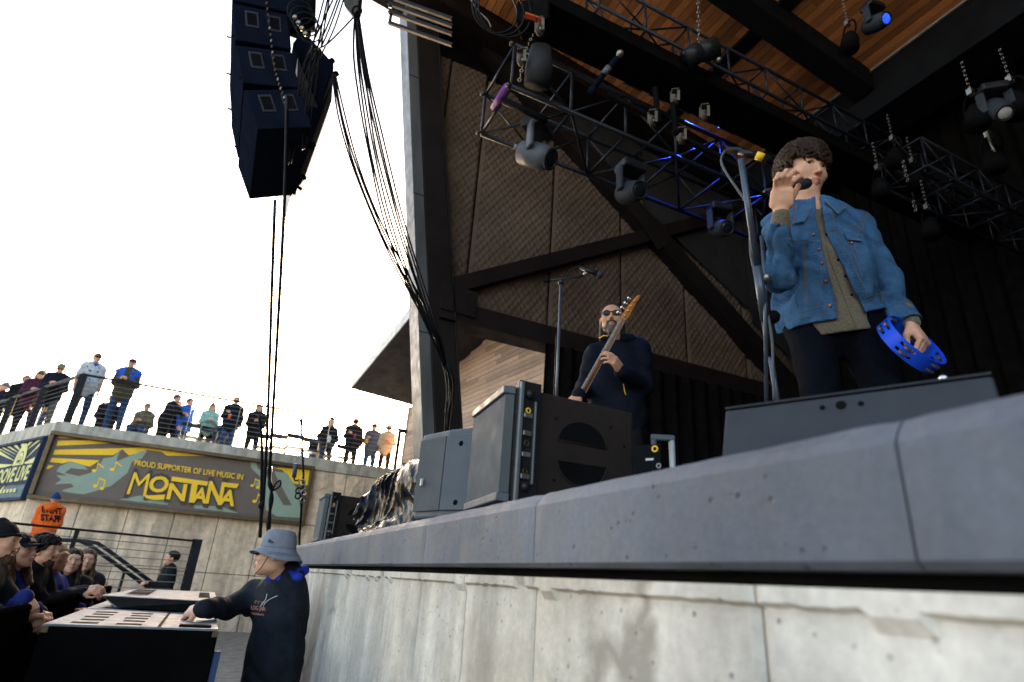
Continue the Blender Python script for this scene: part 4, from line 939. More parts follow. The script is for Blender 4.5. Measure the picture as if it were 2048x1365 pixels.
# ------------------------------------------------------------------ microphone stands
def mic(mb_par, a, b, name='microphone', col=None):
    d = nrm(b-a); L_ = np.linalg.norm(b-a); o = MB().tube([a, a+d*L_*.70], [.0105, .0165], 12).build(name, M_blackgloss, mb_par, True)
    MB().tube([a+d*L_*.70, a+d*L_*.72, a+d*L_*.74], [.018, .025, .025], 14).build('collar', M_black, o, True)
    MB().ball(a+d*L_*.86, .026).build('grille', mat('mic_mesh', (.05, .05, .055), .5, .7, bs=900, bst=.8), o, True); return o
tp = onZ(1482, 318, SZ+1.43); bt = at(1556, 812, 2.2); 
stand = thing('microphone_stand', 'tall blue-grey microphone stand with cable beside the singer', 'microphone stand', (tp[0], tp[1], SZ))
bt = V(tp[0]+.03, tp[1]-.04, SZ)
b_px = onZ(1556, 812, 2.16); bt = tp+(b_px-tp)/(b_px[2]-tp[2])*(SZ-tp[2]) if np.linalg.norm((b_px-tp)[:2]) < .5 else bt
E_ = lambda t: tp+(bt-tp)*t
M_st = mat('stand_blue_grey', (.07, .085, .115), .35, .5, bst=0)
MB().tube([E_(0), E_(.30)], .013, 12).build('upper_tube', M_st, stand, True)
MB().tube([E_(.27), E_(.41)], .019, 12).build('clutch', M_st, stand, True)
MB().tube([E_(.40), E_(.50)], .016, 12).build('clutch_grip', M_blackgloss, stand, True)
MB().tube([E_(.48), E_(.80)], .0115, 12).build('lower_tube', M_st, stand, True); MB().tube([E_(.79), E_(1)], .015, 12).build('lower_tube', M_steelgrey, stand, True)
MB().tube([bt+UP*.0, bt+UP*.02], [.14, .13], 24).build('base', M_black, stand, True)
MB().ball(E_(.30)+Rr*.03, .02).build('knob', M_metal, stand, True); MB().ball(E_(.40)+Rr*.035, .028).build('knob', M_black, stand, True)
boom0, boom1 = E_(.02)-Rr*.06+Uu*.02, E_(.0)+Rr*.03
MB().tube([at(1452, 300, 2.72), at(1478, 300, 2.7), at(1500, 312, 2.68)], .014, 8).build('clip', M_blackgloss, stand, True)
mc = MB().tube([at(1478, 304, 2.70), at(1512, 311, 2.66)], [.014, .018], 12).build('microphone', M_blackgloss, stand, True)
MB().tube([at(1512, 311, 2.66), at(1527, 316, 2.65)], .0185, 14).build('yellow_band', M_yellow, mc, True); MB().tube([at(1527, 316, 2.65), at(1545, 322, 2.64)], [.018, .022], 14).build('grille', M_black, mc, True)
cab_pts = [(1450, 302), (1442, 320), (1452, 345), (1472, 375), (1492, 405), (1502, 440), (1500, 480), (1503, 520), (1515, 560), (1528, 600), (1540, 650), (1545, 690), (1546, 740), (1548, 800)]
def smoothpts(p, n=5):
    p = [np.array(q, float) for q in p]; out = []
    for i in range(len(p)-1):
        a, b, c, d = p[max(i-1, 0)], p[i], p[i+1], p[min(i+2, len(p)-1)]
        for k in range(n): t = k/n; out.append(.5*((2*b)+(-a+c)*t+(2*a-5*b+4*c-d)*t*t+(-a+3*b-3*c+d)*t**3))
    return out+[p[-1]]
MB().tube(smoothpts([at(x, y, 2.70-(y-300)/500*.42) for x, y in cab_pts], 3), .0055, 6).build('cable', M_spkb, stand, True)
# boom arm clamp that runs beside the pole
MB().tube([at(1523, 472, 2.5), at(1530, 560, 2.45), at(1533, 810, 2.3)], .008, 8).build('side_tube', M_st, stand, True)
tp2 = at(1122, 565, 4.0); st2 = thing('microphone_stand', 'slim microphone stand with short boom in front of the bass player', 'microphone stand', (tp2[0], tp2[1], SZ))
MB().tube([tp2, (tp2[0], tp2[1], SZ+.55)], .010, 10).build('upper_tube', M_st, st2, True); MB().tube([(tp2[0], tp2[1], SZ+.75), (tp2[0], tp2[1], SZ)], .014, 10).build('lower_tube', M_st, st2, True)
MB().tube([(tp2[0]-.02, tp2[1], SZ+1.3), (tp2[0]-.02, tp2[1], SZ)], .004, 5).build('cable', M_rubber, st2, True)
MB().tube([at(1087, 563, 4.02), at(1100, 562, 4.01)], .012, 8).build('counterweight', M_black, st2, True)
MB().tube([at(1100, 562, 4.01), at(1170, 552, 3.98)], .0085, 8).build('boom', M_blackgloss, st2, True); MB().ball(tp2, .022).build('knob', M_blackgloss, st2, True)
MB().tube(smoothpts([at(1132, 556, 3.99), at(1140, 542, 3.98), at(1152, 534, 3.97), at(1165, 538, 3.96), at(1172, 545, 3.96)]), .004, 6).build('cable', M_rubber, st2, True)
mic(st2, at(1160, 536, 3.96), at(1206, 552, 3.9)); MB().tube([at(1168, 550, 3.97), at(1176, 545, 3.95)], .014, 8).build('clip', M_metal, st2, True)
MB().tube([V(tp2[0], tp2[1], SZ), V(tp2[0], tp2[1], SZ+.02)], [.13, .12], 20).build('base', M_black, st2, True)
# ------------------------------------------------------------------ line arrays
def hexpx(near, plane_y, depth, name, m, par, bev=.01, dv=None):
    q = [onY(x, y, plane_y) for x, y in near]; d = dv if dv is not None else V(0, depth, 0)
    tl_, tr_, br_, bl_ = q
    return MB().hexa([bl_, br_, br_+d, bl_+d, tl_, tr_, tr_+d, tl_+d]).build(name, m, par, bevel=bev), q
M_pa = mat('array_navy_black', (.007, .010, .020), 1, spec=0, rvar=0, var=.2, bst=0)
pa_ = thing('line_array', 'curved line array of black loudspeakers hanging left of the column', 'loudspeaker array', (-.3, 6.1, 5.5))
boxes = [[(487, 180), (601, 178), (625, 255), (515, 259)], [(470, 90), (583, 104), (599, 176), (486, 166)], [(465, 6), (578, 30), (583, 99), (470, 80)], [(466, -75), (577, -40), (579, 25), (466, 1)], [(470, -160), (578, -115), (578, -44), (467, -80)]]
for i, bx_ in enumerate(boxes):
    o, q = hexpx(bx_, 5.45, 1.36, 'cabinet', M_pa, pa_, .012, dv=V(0, 1.36, (0, .02, .05, .08, .1)[i]))
    tl_, tr_, br_, bl_ = q; nY = V(0, -1, 0)
    f2 = lambda u, v, o_: (tl_*(1-u)+tr_*u)*v+(bl_*(1-u)+br_*u)*(1-v)+nY*o_
    for u0 in (.20, .60):
        prism([f2(u0, .42, .001), f2(u0+.24, .42, .001), f2(u0+.24, .86, .001), f2(u0, .86, .001)], nY*.006).build('handle_frame', M_blackgloss, o, bevel=.003)
        prism([f2(u0+.035, .48, .008), f2(u0+.205, .48, .008), f2(u0+.205, .80, .008), f2(u0+.035, .80, .008)], nY*.003).build('handle_cup', M_black, o)
    MB().tube([bl_+V(-.005, .06, .1), bl_+V(-.05, .06, .1)], .012, 6).build('rigging_pin', M_black, o); MB().tube([bl_+V(-.005, 1.2, .06), bl_+V(-.05, 1.2, .06)], .012, 6).build('rigging_pin', M_black, o)
    MB().tube([br_+V(.0, 1.2, .02), br_+V(.05, 1.2, .0)], .02, 6).build('rigging_pin', M_black, o)
# chain of link plates down the near faces
cp = [(532, -5), (536, 30), (541, 70), (545, 105), (550, 140), (558, 168), (568, 195), (574, 225), (572, 250)]
for i in range(len(cp)-1):
    for k in range(3):
        t = k/3; x_, y_ = cp[i][0]*(1-t)+cp[i+1][0]*t, cp[i][1]*(1-t)+cp[i+1][1]*t
        MB().ball(onY(x_, y_, 5.41), (.012, .012, .026), n=6, m=4).build('rigging_link', M_bronze if (i+k) % 3 else M_metal, pa_)
pa2 = thing('line_array', 'second dark array partly hidden behind the first, tilted over the rigging cables', 'loudspeaker array', (.3, 7.4, 6.5))
for bx_, py_ in (([(586, 85), (606, 60), (668, 128), (640, 215)], 6.7), ([(585, 205), (640, 216), (664, 165), (600, 345)], 6.7)):
    q = [onY(x, y, py_) for x, y in bx_]; prism(q, (0, .9, 0)).build('cabinet', M_pa, pa2, bevel=.01)
prism([onY(x, y, 6.75) for x, y in ((596, 100), (668, 130), (664, 200), (608, 360), (580, 395), (590, 250))], (0, .8, .1)).build('cabinet', mat('array_brown_black', (.022, .018, .016), .5, var=.3), pa2, bevel=.01)
for x_, y_ in ((664, 122), (672, 148), (625, 290), (606, 355)): MB().ball(onY(x_, y_, 6.7), (.05, .05, .035), n=6, m=4).build('rigging_pin', M_black, pa2)
mo = thing('chain_motor', 'black chain motor with cable loops above the second array', 'motor', at(605, 30, 6.6))
MB().tube([at(596, -40, 6.6), at(598, 68, 6.6)], .13, 12).build('motor_body', M_pa, mo, True); MB().tube([at(620, -30, 6.6), at(618, 60, 6.6)], .07, 10).build('chain_bag', M_black, mo, True)
for k in range(4): MB().ring(at(600+6*k, 25+12*k, 6.45), Rr*.4+Bk, .13, .008, 20, 5).build('cable_loop', M_rubber, mo, True)
for k in range(4): MB().ball(at(590+7*k, 35+11*k, 6.4), .03, n=6, m=4).build('shackle', M_metal, mo)
# rigging cables from the array to the column
def cables(name, label, groups, dz, r=.0112, m=M_rubber):
    o = thing(name, label, 'cables', at(*groups[0][0][0])); 
    for pts, n, spread in groups:
        for k in range(n):
            j = [(k-(n-1)/2)*spread*(.4+.6*math.sin(math.pi*i/(len(pts)-1))+.25*math.sin(i*1.7+k*2)) for i in range(len(pts))]
            MB().tube(smoothpts([at(p[0]+j[i], p[1]-abs(j[i])*.4, p[2]+.03*k) for i, p in enumerate(pts)], 4), r, 5).build('cable', m, o, True)
    return o
cables('cable_bundle', 'long loops of black cable sweeping from the rigging down to the column', [
    ([(668, 150, 6.6), (682, 230, 6.5), (706, 320, 6.5), (742, 415, 6.6), (790, 520, 6.8), (838, 610, 7.0), (872, 675, 7.1), (889, 735, 7.2)], 4, 5),
    ([(714, 30, 5.9), (717, 120, 6.0), (731, 230, 6.2), (748, 320, 6.3), (775, 430, 6.5), (812, 545, 6.8), (858, 655, 7.0), (889, 730, 7.2)], 4, 7),
    ([(716, 30, 5.9), (733, 150, 6.0), (760, 280, 6.3), (792, 410, 6.6), (820, 500, 6.8), (845, 580, 7.0), (876, 680, 7.1), (890, 730, 7.2)], 3, 6)], 0)
cables('cable_tail', 'bunched cables strapped down the inner edge of the column', [([(889, 728, 7.2), (900, 755, 7.2), (902, 790, 7.25), (896, 830, 7.3), (894, 870, 7.3)], 5, 4)], 0, .011)
cables('rigging_lines', 'thin lifting lines running up past the chain motor', [([(700, -60, 5.8), (655, 60, 6), (622, 130, 6.2), (600, 215, 6.3), (575, 330, 6.4)], 4, 9), ([(668, -60, 5.8), (640, 70, 6), (622, 180, 6.2), (606, 300, 6.3)], 3, 8), ([(712, 30, 5.9), (655, 88, 6), (628, 100, 6.1)], 1, 1)], 0, .009)
cables('tie_down_lines', 'two taut dark lines dropping from the hanging array to the pit', [([(574, 190, 5.35), (569, 400, 5.5), (553, 700, 5.7), (540, 935, 6)], 1, 1), ([(550, 400, 5.6), (543, 600, 5.7), (536, 830, 5.8), (527, 1000, 5.9)], 1, 1), ([(518, 830, 6.1), (524, 900, 6.1), (521, 1070, 6.1)], 1, 1)], 0, .016)
pl_ = thing('pulley_block', 'dark pulley block holding the cable bundle at the top', 'pulley', at(703, 5, 5.9))
prism([at(x, y, 5.85) for x, y in ((680, -40), (722, -40), (716, 22), (706, 32), (688, 10))], -Bk*.12).build('block_body', M_blackgloss, pl_, bevel=.01)
MB().ring(at(714, 22, 5.8), Bk, .045, .01).build('shackle', M_black, pl_, True)
ts = thing('strap_bundle', 'knotted black straps and cable loop hanging at the stage corner', 'straps', at(540, 1000, 6.1))
MB().tube(smoothpts([at(540, 930, 6.1), at(539, 960, 6.1), at(543, 990, 6.1), at(538, 1040, 6.1), at(536, 1090, 6.1)]), [.012+.014*abs(math.sin(i*.7)) for i in range(21)], 7).build('strap', M_rubber, ts, True)
MB().tube(smoothpts([at(543, 985, 6.1), at(552, 967, 6.1), at(560, 962, 6.1), at(560, 972, 6.1), at(546, 982, 6.1)]), .010, 6).build('cable_loop', M_rubber, ts, True)
MB().tube(smoothpts([at(527, 1000, 6.1), at(523, 1030, 6.1), at(520, 1075, 6.1)]), .018, 7).build('strap', M_rubber, ts, True); MB().ball(at(522, 1010, 6.1), (.03, .03, .04)).build('knot', M_rubber, ts, True)
ms3 = thing('microphone_stand', 'thin stand with a small upright microphone and clutter of clamps, before the banner', 'microphone stand', at(600, 1090, 6.0))
MB().tube([at(602, 838, 6), at(607, 950, 6), at(598, 1095, 6)], .012, 6).build('pole', M_rubber, ms3, True); MB().tube([at(602, 838, 6), at(603, 850, 6)], .018, 6).build('tip', M_black, ms3)
MB().tube([at(592, 928, 6), at(588, 955, 6)], .022, 8).build('microphone', M_spkb, ms3, True); MB().tube(smoothpts([at(588, 955, 6), at(590, 962, 6), at(600, 960, 6), at(606, 962, 6)]), .008, 6).build('boom', M_black, ms3, True)
for k, (x_, y_) in enumerate(((604, 965), (598, 982), (608, 985), (596, 992), (606, 1000))): MB().ring(at(x_, y_, 5.98), Bk+Rr*.4*k, .03, .008, 10, 5).build('clamp', M_black if k % 2 else M_metal, ms3, True)
# ------------------------------------------------------------------ trusses
def truss(name, label, x0, x1, ya, yb, z0, z1, m, bay=.62, label_blue=False, r=.026):
    o = thing(name, label, 'truss', ((x0+x1)/2, (ya+yb)/2, z1)); n = int((x1-x0)/bay); bx_ = (x1-x0)/n
    for y_ in (ya, yb):
        for z_ in (z0, z1): MB().tube([(x0, y_, z_), (x1, y_, z_)], r, 8).build('chord', m, o, True)
    for i in range(n+1):
        x_ = x0+i*bx_; 
        for a, b in (((x_, ya, z0), (x_, yb, z0)), ((x_, ya, z1), (x_, yb, z1)), ((x_, ya, z0), (x_, ya, z1)), ((x_, yb, z0), (x_, yb, z1))):
            MB().tube([a, b], r*.7, 6).build('brace', m, o, True)
        if i < n:
            x2 = x_+bx_; f_ = i % 2
            for a, b in ((((x_ if f_ else x2), ya, z0), ((x2 if f_ else x_), yb, z0)), (((x_ if f_ else x2), ya, z0), ((x2 if f_ else x_), ya, z1)), (((x_ if f_ else x2), yb, z0), ((x2 if f_ else x_), yb, z1))):
                MB().tube([a, b], r*.55, 6).build('diagonal', m, o, True)
    return o
tA = truss('lighting_truss', 'lower box truss catching blue light in front of the quilted wall', 1.70, 6.6, 4.22, 5.0, 6.05, 6.62, M_truss)
for y_, z_ in ((4.22, 6.05), (5.0, 6.05), (4.22, 6.62), (5.0, 6.62)): 
    MB().ball((1.66, y_, z_), .028, n=8, m=6).build('end_cap', M_dkmetal, tA, True)
MB().tube([(1.68, 4.28, 6.09), (1.68, 4.62, 6.09)], .045, 10).build('tape_wrap', mat('violet_tape', (.20, .05, .30), .5), tA, True)
MB().tube([(2.10, 5.0, 6.05), (2.16, 5.0, 6.05)], .03, 8).build('white_tape', M_fascia, tA, True)
MB().tube([at(1005, 200, 5.9), at(1092, 241, 5.75)], .035, 8).build('spigot_bar', M_black, tA, True)
tB = truss('masking_truss', 'long upper truss carrying a black masking panel under the cedar ceiling', 2.3, 9.2, 3.55, 3.8, 6.82, 7.2, M_truss, .55, r=.02)
MB().hexa([(1.7, 3.62, 6.62), (9.3, 3.62, 6.62), (9.3, 4.12, 6.62), (1.7, 4.06, 6.62), (1.7, 3.62, 6.80), (9.3, 3.62, 6.80), (9.3, 4.12, 6.80), (1.7, 4.06, 6.80)]).build('masking_panel', M_drape, tB, bevel=.01)
for i in range(5): MB().bbox((3.0+i*.35, 4.125, 6.68), (3.25+i*.35, 4.135, 6.72)).build('label_plate', M_steelgrey, tB)
tC = truss('upstage_truss', 'short truss of thin dark tubes hanging high near the blue lamp', 6.3, 9.0, 1.2, 1.6, 7.3, 7.7, M_truss, .5, r=.018)
def caster(px, py, D, s_=1.):
    o = thing('caster_wheel', CL.pop(0), 'wheel', at(px, py, D), 'caster wheels on the flown trusses'); c = at(px, py, D)
    MB().ring(c, Rr*.8+Bk*.6, .030*s_, .018*s_, 16, 8).build('tyre', mat('caster_grey', (.10, .08, .06), .5), o, True); MB().tube([c-(Rr*.8+Bk*.6)*.018*s_, c+(Rr*.8+Bk*.6)*.018*s_], .02*s_, 10).build('hub', M_metal, o, True)
    for e in (-1, 1): MB().beam(c+nrm(Rr*.8+Bk*.6)*.03*e*s_-Uu*.01, c+nrm(Rr*.8+Bk*.6)*.03*e*s_+Uu*.075*s_, .022*s_, .005).build('fork', M_dkmetal, o)
    MB().beam(c+Uu*.075*s_-Rr*.028*s_, c+Uu*.082*s_+Rr*.028*s_, .04*s_, .012).build('plate', M_dkmetal, o); return o
CL = ['upper caster wheel beside the hanging chain bag', 'lower caster wheel above the end of the lower truss', 'caster wheel on the arm nearest the blue spot of the masking truss', 'caster wheel at the end of the left hanging arm', 'caster wheel right of the two hanging arms', 'caster wheel at the foot of the longer hanging arm']
for px, py, D, s_ in ((1079, 60, 5.6, 1.3), (1043, 122, 5.7, 1.3), (1350, 200, 5.4, 1.1), (1305, 243, 5.3, 1.15), (1409, 232, 5.5, 1.2), (1363, 278, 5.3, 1.15)): caster(px, py, D, s_)
ha = thing('hanging_arm_frame', 'black jointed frame arms hanging below the masking truss', 'rigging frame', at(1330, 230, 5.35))
for pts in ([(1310, 175), (1316, 238)], [(1345, 205), (1352, 265)], [(1318, 248), (1290, 228), (1215, 190)], [(1352, 266), (1372, 280), (1450, 320), (1478, 335)]):
    for a, b in zip(pts[:-1], pts[1:]): MB().beam(at(*a, 5.35), at(*b, 5.35), .045, .045).build('arm', M_black, ha, bevel=.006)
for p in ((1316, 244), (1352, 264)): MB().ball(at(*p, 5.33), .04).build('joint', M_black, ha, True)
pl3 = thing('pipe_arm', 'short black pipe arm with silver cap slanting from the masking truss', 'pipe', at(1210, 145, 5.2))
MB().tube([at(1184, 180, 5.2), at(1212, 143, 5.2), at(1240, 110, 5.2)], .026, 10).build('pipe', M_pa, pl3, True); MB().ball(at(1240, 108, 5.18), .035).build('cap', M_metal, pl3, True); MB().ball(at(1185, 182, 5.18), .04).build('clamp', M_pa, pl3, True); MB().tube([at(1208, 148, 5.18), at(1218, 135, 5.18)], .031, 10).build('sleeve', M_steelgrey, pl3, True)
def chain(mb, a, b, r=.012, m=M_metal):
    a, b = np.array(a), np.array(b); n = max(3, int(np.linalg.norm(b-a)/.045)); d = nrm(b-a)
    for i in range(n):
        c = a+(b-a)*(i+.5)/n; mb.ring(c, (np.cross(d, Rr) if i % 2 else Rr), r, r*.33, 8, 4)
    return mb
hb = thing('chain_hoist', 'chain hoist with cloth chain bag above the end of the lower truss', 'hoist', at(1060, 90, 5.7))
MB().box(at(1070, 40, 5.8), (.16, .14, .12), frame(V(.6, .8, .2))).build('hoist_body', M_black, hb, bevel=.02)
MB().tube([at(1082, 95, 5.8), at(1078, 140, 5.8), at(1074, 172, 5.8)], [.10, .14, .13], 14).build('chain_bag', mat('chain_bag_cloth', (.028, .028, .034), .8, vs_=8), hb, True)
chain(MB(), at(1068, 66, 5.7), at(1046, 110, 5.7)).build('chain', M_metal, hb, True); chain(MB(), at(1046, 128, 5.7), at(1038, 165, 5.7), .016).build('chain', M_metal, hb, True)
MB().beam(at(1050, 30, 5.6), at(1085, 42, 5.6), .05, .02).build('handle', mat('red_orange_tag', (.55, .08, .02), .5), hb)
for k in range(3): MB().ring(at(990+10*k, 20, 5.6), Bk+Rr*.3, .22+.02*k, .010, 24, 5).build('cable_coil', M_rubber, hb, True)
MB().tube(smoothpts([at(935, -10, 5.6), at(955, 20, 5.6), at(975, 40, 5.6), at(982, 55, 5.6)]), .006, 6).build('cable', M_cable, hb, True)
h2 = thing('chain_hoist', 'chain hoist with a bright chain hung high over the masking truss', 'hoist', at(1400, 105, 6.3))
chain(MB(), at(1395, -60, 6.3), at(1398, 92, 6.3), .016).build('chain', M_metal, h2, True)
MB().tube([at(1372, 122, 6.3), at(1398, 104, 6.3)], .11, 12).build('motor_body', M_blackgloss, h2, True); MB().tube([at(1395, 108, 6.3), at(1432, 96, 6.3)], [.10, .12], 12).build('gearbox', M_blackgloss, h2, True)
MB().ball(at(1438, 120, 6.25), .03).build('hook', M_metal, h2, True); MB().tube([at(1430, 100, 6.2), at(1438, 118, 6.25)], .008, 6).build('lead', M_black, h2, True)
bars = thing('ladder_bars', 'short ladder of flat steel bars sticking out past the column head', 'bracket', at(800, 30, 6.3))
for y0_, y1_ in ((-6, 8), (8, 24), (24, 50), (46, 62)):
    MB().beam(at(778, y0_*1.0, 6.3), at(905, y0_+45, 6.0), .03, .035).build('bar', M_steel, bars)
for x_, y_ in ((780, -8), (779, 24)): MB().beam(at(x_+4, y_, 6.3), at(x_, y_+24, 6.3), .03, .02).build('end_bar', M_steel, bars)
def moving_head(px, py, D, aim, label, lensm=None, s_=1., rot=0):
    c = at(px, py, D); o = thing('moving_light', label, 'stage light', c+Uu*.35, 'moving lights under the trusses')
    aim = nrm(aim); ax = nrm(np.cross(aim, UP)); 
    MB().box(c+UP*.36*s_, np.array([.17, .13, .06])*s_, frame(aim*V(1, 1, 0))).build('base', M_blackgloss, o, bevel=.02)
    for e in (-1, 1): MB().beam(c+ax*.17*e*s_-UP*.02, c+ax*.17*e*s_+UP*.32*s_, .12*s_, .045*s_).build('yoke_arm', M_spkb, o, bevel=.018)
    fx = M_spkb if s_ > .9 else mat('fixture_grey', (.028, .033, .044), .6, spec=.15)
    for ch_ in o.children:
        if ch_.name.startswith('yoke'): ch_.data.materials[0] = fx
    hd = MB().tube([c-aim*.20*s_, c-aim*.18*s_, c-aim*.02*s_, c+aim*.10*s_, c+aim*.20*s_], [.07*s_, .13*s_, .145*s_, .135*s_, .115*s_], 20).build('lamp_housing', fx, o, True)
    MB().ring(c+aim*.20*s_, aim, .105*s_, .014*s_, 28, 8).build('lens_ring', M_blackgloss, hd, True)
    MB().ball(c+aim*.185*s_, (.098*s_, .098*s_, .03*s_), frame(ax, aim)[[0, 1, 2]] if False else np.array([ax, nrm(np.cross(aim, ax)), aim]), 18, 8).build('lens', lensm or mat('dark_glass', (.01, .012, .014), .08, bst=0), hd, True)
    return o
dn = lambda r_, b_, u_: Rr*r_+Bk*b_+Uu*u_
moving_head(1072, 312, 6.0, dn(.75, .55, -.35), 'bluish moving light hanging from the left end of the lower truss', s_=.95)
moving_head(1262, 385, 6.3, dn(.35, .9, -.1), 'moving light in the middle under the lower truss, lens to the viewer', s_=.85)
moving_head(1442, 458, 6.9, dn(.1, .95, -.1), 'dim moving light at the right end under the lower truss', s_=.75)
M_wlens = mat('pale_lens', (.55, .53, .5), .25, bst=0)
moving_head(1752, 47, 6.2, dn(.25, .9, -.1), 'stage light with a lit deep blue lens high above the singer', M_blueglow, .62)
moving_head(1997, 220, 5.0, dn(-.2, .75, -.5), 'stage light with a pale lens at the far right', M_wlens, .60)
def par_can(px, py, D, label, s_=1.):
    c = at(px, py, D); o = thing('stage_lamp', label, 'stage light', c, 'dark stage lamps hung upstage'); a = nrm(dn(-.3, .5, -.8))
    MB().tube([c, c+a*.1*s_, c+a*.26*s_], [.05*s_, .085*s_, .095*s_], 14).build('can', M_black, o, True); MB().ring(c+UP*.04, Rr, .12*s_, .010*s_, 18, 5).build('yoke', M_black, o, True)
    MB().box(c+UP*.17*s_, (.03, .02, .03)).build('clamp', M_metal, o); chain(MB(), c+UP*.2*s_, c+UP*.55*s_, .012).build('safety_chain', M_metal, o, True)
for i, (px, py, D) in enumerate(((1700, 70, 6.4), (1790, 300, 7.0), (1830, 345, 7.2), (1760, 360, 6.8), (1985, 300, 5.4), (1950, 215, 5.2), (1860, 440, 6.6), (2030, 190, 5.1))):
    par_can(px, py, D, ['dark lamp left of the blue lens', 'dark lamp upper left in the cluster right of the singer', 'dark lamp upper right in the cluster right of the singer', 'dark lamp close by the hair of the singer', 'dark lamp under the pale lens', 'dark lamp left of the pale lens', 'lowest dark lamp right of the singer', 'dark lamp at the far right edge of the picture'][i])
cp_ = thing('chandelier_pipe', 'vertical pipe with bright clamps hung under the upstage lamps', 'pipe', at(1975, 270, 5.3))
MB().tube([at(1962, 225, 5.3), at(1992, 318, 5.3)], .014, 8).build('pipe', M_metal, cp_, True); MB().tube([at(1980, 285, 5.28), at(1998, 320, 5.28)], .010, 8).build('pipe', M_metal, cp_, True)
ch = thing('hanging_chain', 'bright chain hanging right of the singer', 'chain', at(1815, 300, 6.6)); chain(MB(), at(1805, 320, 6.6), at(1816, 365, 6.6), .018).build('chain', M_metal, ch, True); chain(MB(), at(1826, 400, 6.6), at(1832, 425, 6.6), .018).build('chain', M_metal, ch, True)
tD = truss('upstage_truss', 'dark truss running behind the singer with hung lamps', 6.4, 9.2, 3.0, 3.5, 6.15, 6.55, M_truss, .55, r=.018)
# blue lamps the photograph shows alight, lighting the lower truss
for x_, e_ in ((4.2, 26), (5.6, 16)):
    l = bpy.data.lights.new('blue_lamp', 'SPOT'); l.energy = e_*2.2; l.color = (.02, .08, 1); l.shadow_soft_size = .06; l.spot_size = 1.5
    lo = bpy.data.objects.new('blue_lamp', l); COL.objects.link(lo); lo.location = (x_, 4.3, 7.0); lo.rotation_euler = (0, -.2, 0)
# ------------------------------------------------------------------ subwoofers and barrier in the pit
M_subtop = mat('worn_sub_top', (.145, .16, .185), .55, var=.35, vs_=9, bs=300)
M_subw = mat('subwoofer_black', (.004, .004, .004), 1, spec=.0, rvar=0, var=.2, bs=500, bst=.4)
BX0, BX1, ST = -.66, .14, 1.08
for i, (ya, yb, zt, lb) in enumerate(((3.90, 5.05, ST, 'big black subwoofer nearest in the pit, worn grey top under the resting hand'), (5.10, 6.2, ST, 'middle subwoofer of the pit row, rigging tray on its top'), (6.25, 7.4, ST+.02, 'farthest subwoofer of the pit row'))):
    o = thing('subwoofer', lb, 'subwoofer', ((BX0+BX1)/2, (ya+yb)/2, 0), 'subwoofers in the pit')
    MB().bbox((BX0, ya, .02), (BX1, yb, zt-.012)).build('cabinet', M_subw, o, bevel=.008)
    MB().bbox((BX0+.004, ya+.004, zt-.0115), (BX1-.004, yb-.004, zt)).build('top_plate', M_subtop, o, bevel=.003)
    for k in range(5):
        for j in range(2): MB().bbox((BX0+.10+.20*j+.012*(k % 2), ya+.08+.2*k, zt), (BX0+.22+.20*j, ya+.17+.2*k, zt+.001)).build('slot', M_black, o)
    MB().bbox((BX0+.50, ya+.03, zt), (BX0+.515, yb-.03, zt+.003)).build('seam', M_black, o)
    MB().bbox((BX1-.20, ya+.06, zt), (BX1-.04, ya+.13, zt+.012)).build('handle_recess', M_black, o, bevel=.004)
    for k in range(4): MB().bbox((BX1, ya+.02, .12+.23*k), (BX1+.035, ya+.08, .28+.23*k)).build('rigging_bracket', mat('rigging_blue', (.03, .06, .16), .4, .3), o, bevel=.004)
    for sx_ in (BX0, BX1-.03): MB().bbox((sx_, ya-.003, zt-.04), (sx_+.03, ya+.03, zt-.008)).build('corner_plate', M_bronze, o, bevel=.002)
tr_ = thing('rigging_tray', 'dark perforated rigging frame lying across the subwoofers', 'rigging frame', (-.2, 5.7, ST))
MB().hexa([(-.50, 5.15, ST+.012), (.12, 5.0, ST+.012), (.12, 6.6, ST+.012), (-.42, 6.4, ST+.012), (-.62, 5.35, ST+.075), (.13, 5.0, ST+.085), (.13, 6.7, ST+.085), (-.50, 6.5, ST+.085)]).build('tray', M_subtop, tr_, bevel=.006)
MB().hexa([(-.48, 5.14, ST+.013), (.12, 4.99, ST+.013), (.12, 5.02, ST+.013), (-.48, 5.17, ST+.013), (-.60, 5.30, ST+.070), (.12, 4.98, ST+.080), (.12, 5.02, ST+.080), (-.60, 5.34, ST+.070)]).build('front_lip', M_black, tr_)
for k in range(6):
    for j in (0, 1): MB().bbox((-.46+.48*j-.02, 5.45+.16*k, ST+.0865), (-.34+.42*j, 5.55+.16*k, ST+.088)).build('slot', M_black, tr_)
bar = thing('crowd_barrier', 'black crowd barrier the audience leans on', 'barrier', (-.86, 5.5, 0))
MB().hexa([(-.98, 1.6, 0), (-.80, 1.6, 0), (-.80, 8.3, 0), (-.98, 8.3, 0), (-.93, 1.6, 1.08), (-.88, 1.6, 1.08), (-.88, 8.3, 1.08), (-.93, 8.3, 1.08)]).build('panel', M_subw, bar)
MB().tube([(-.905, 1.6, 1.09), (-.905, 8.3, 1.09)], .028, 10).build('top_rail', M_subw, bar, True)
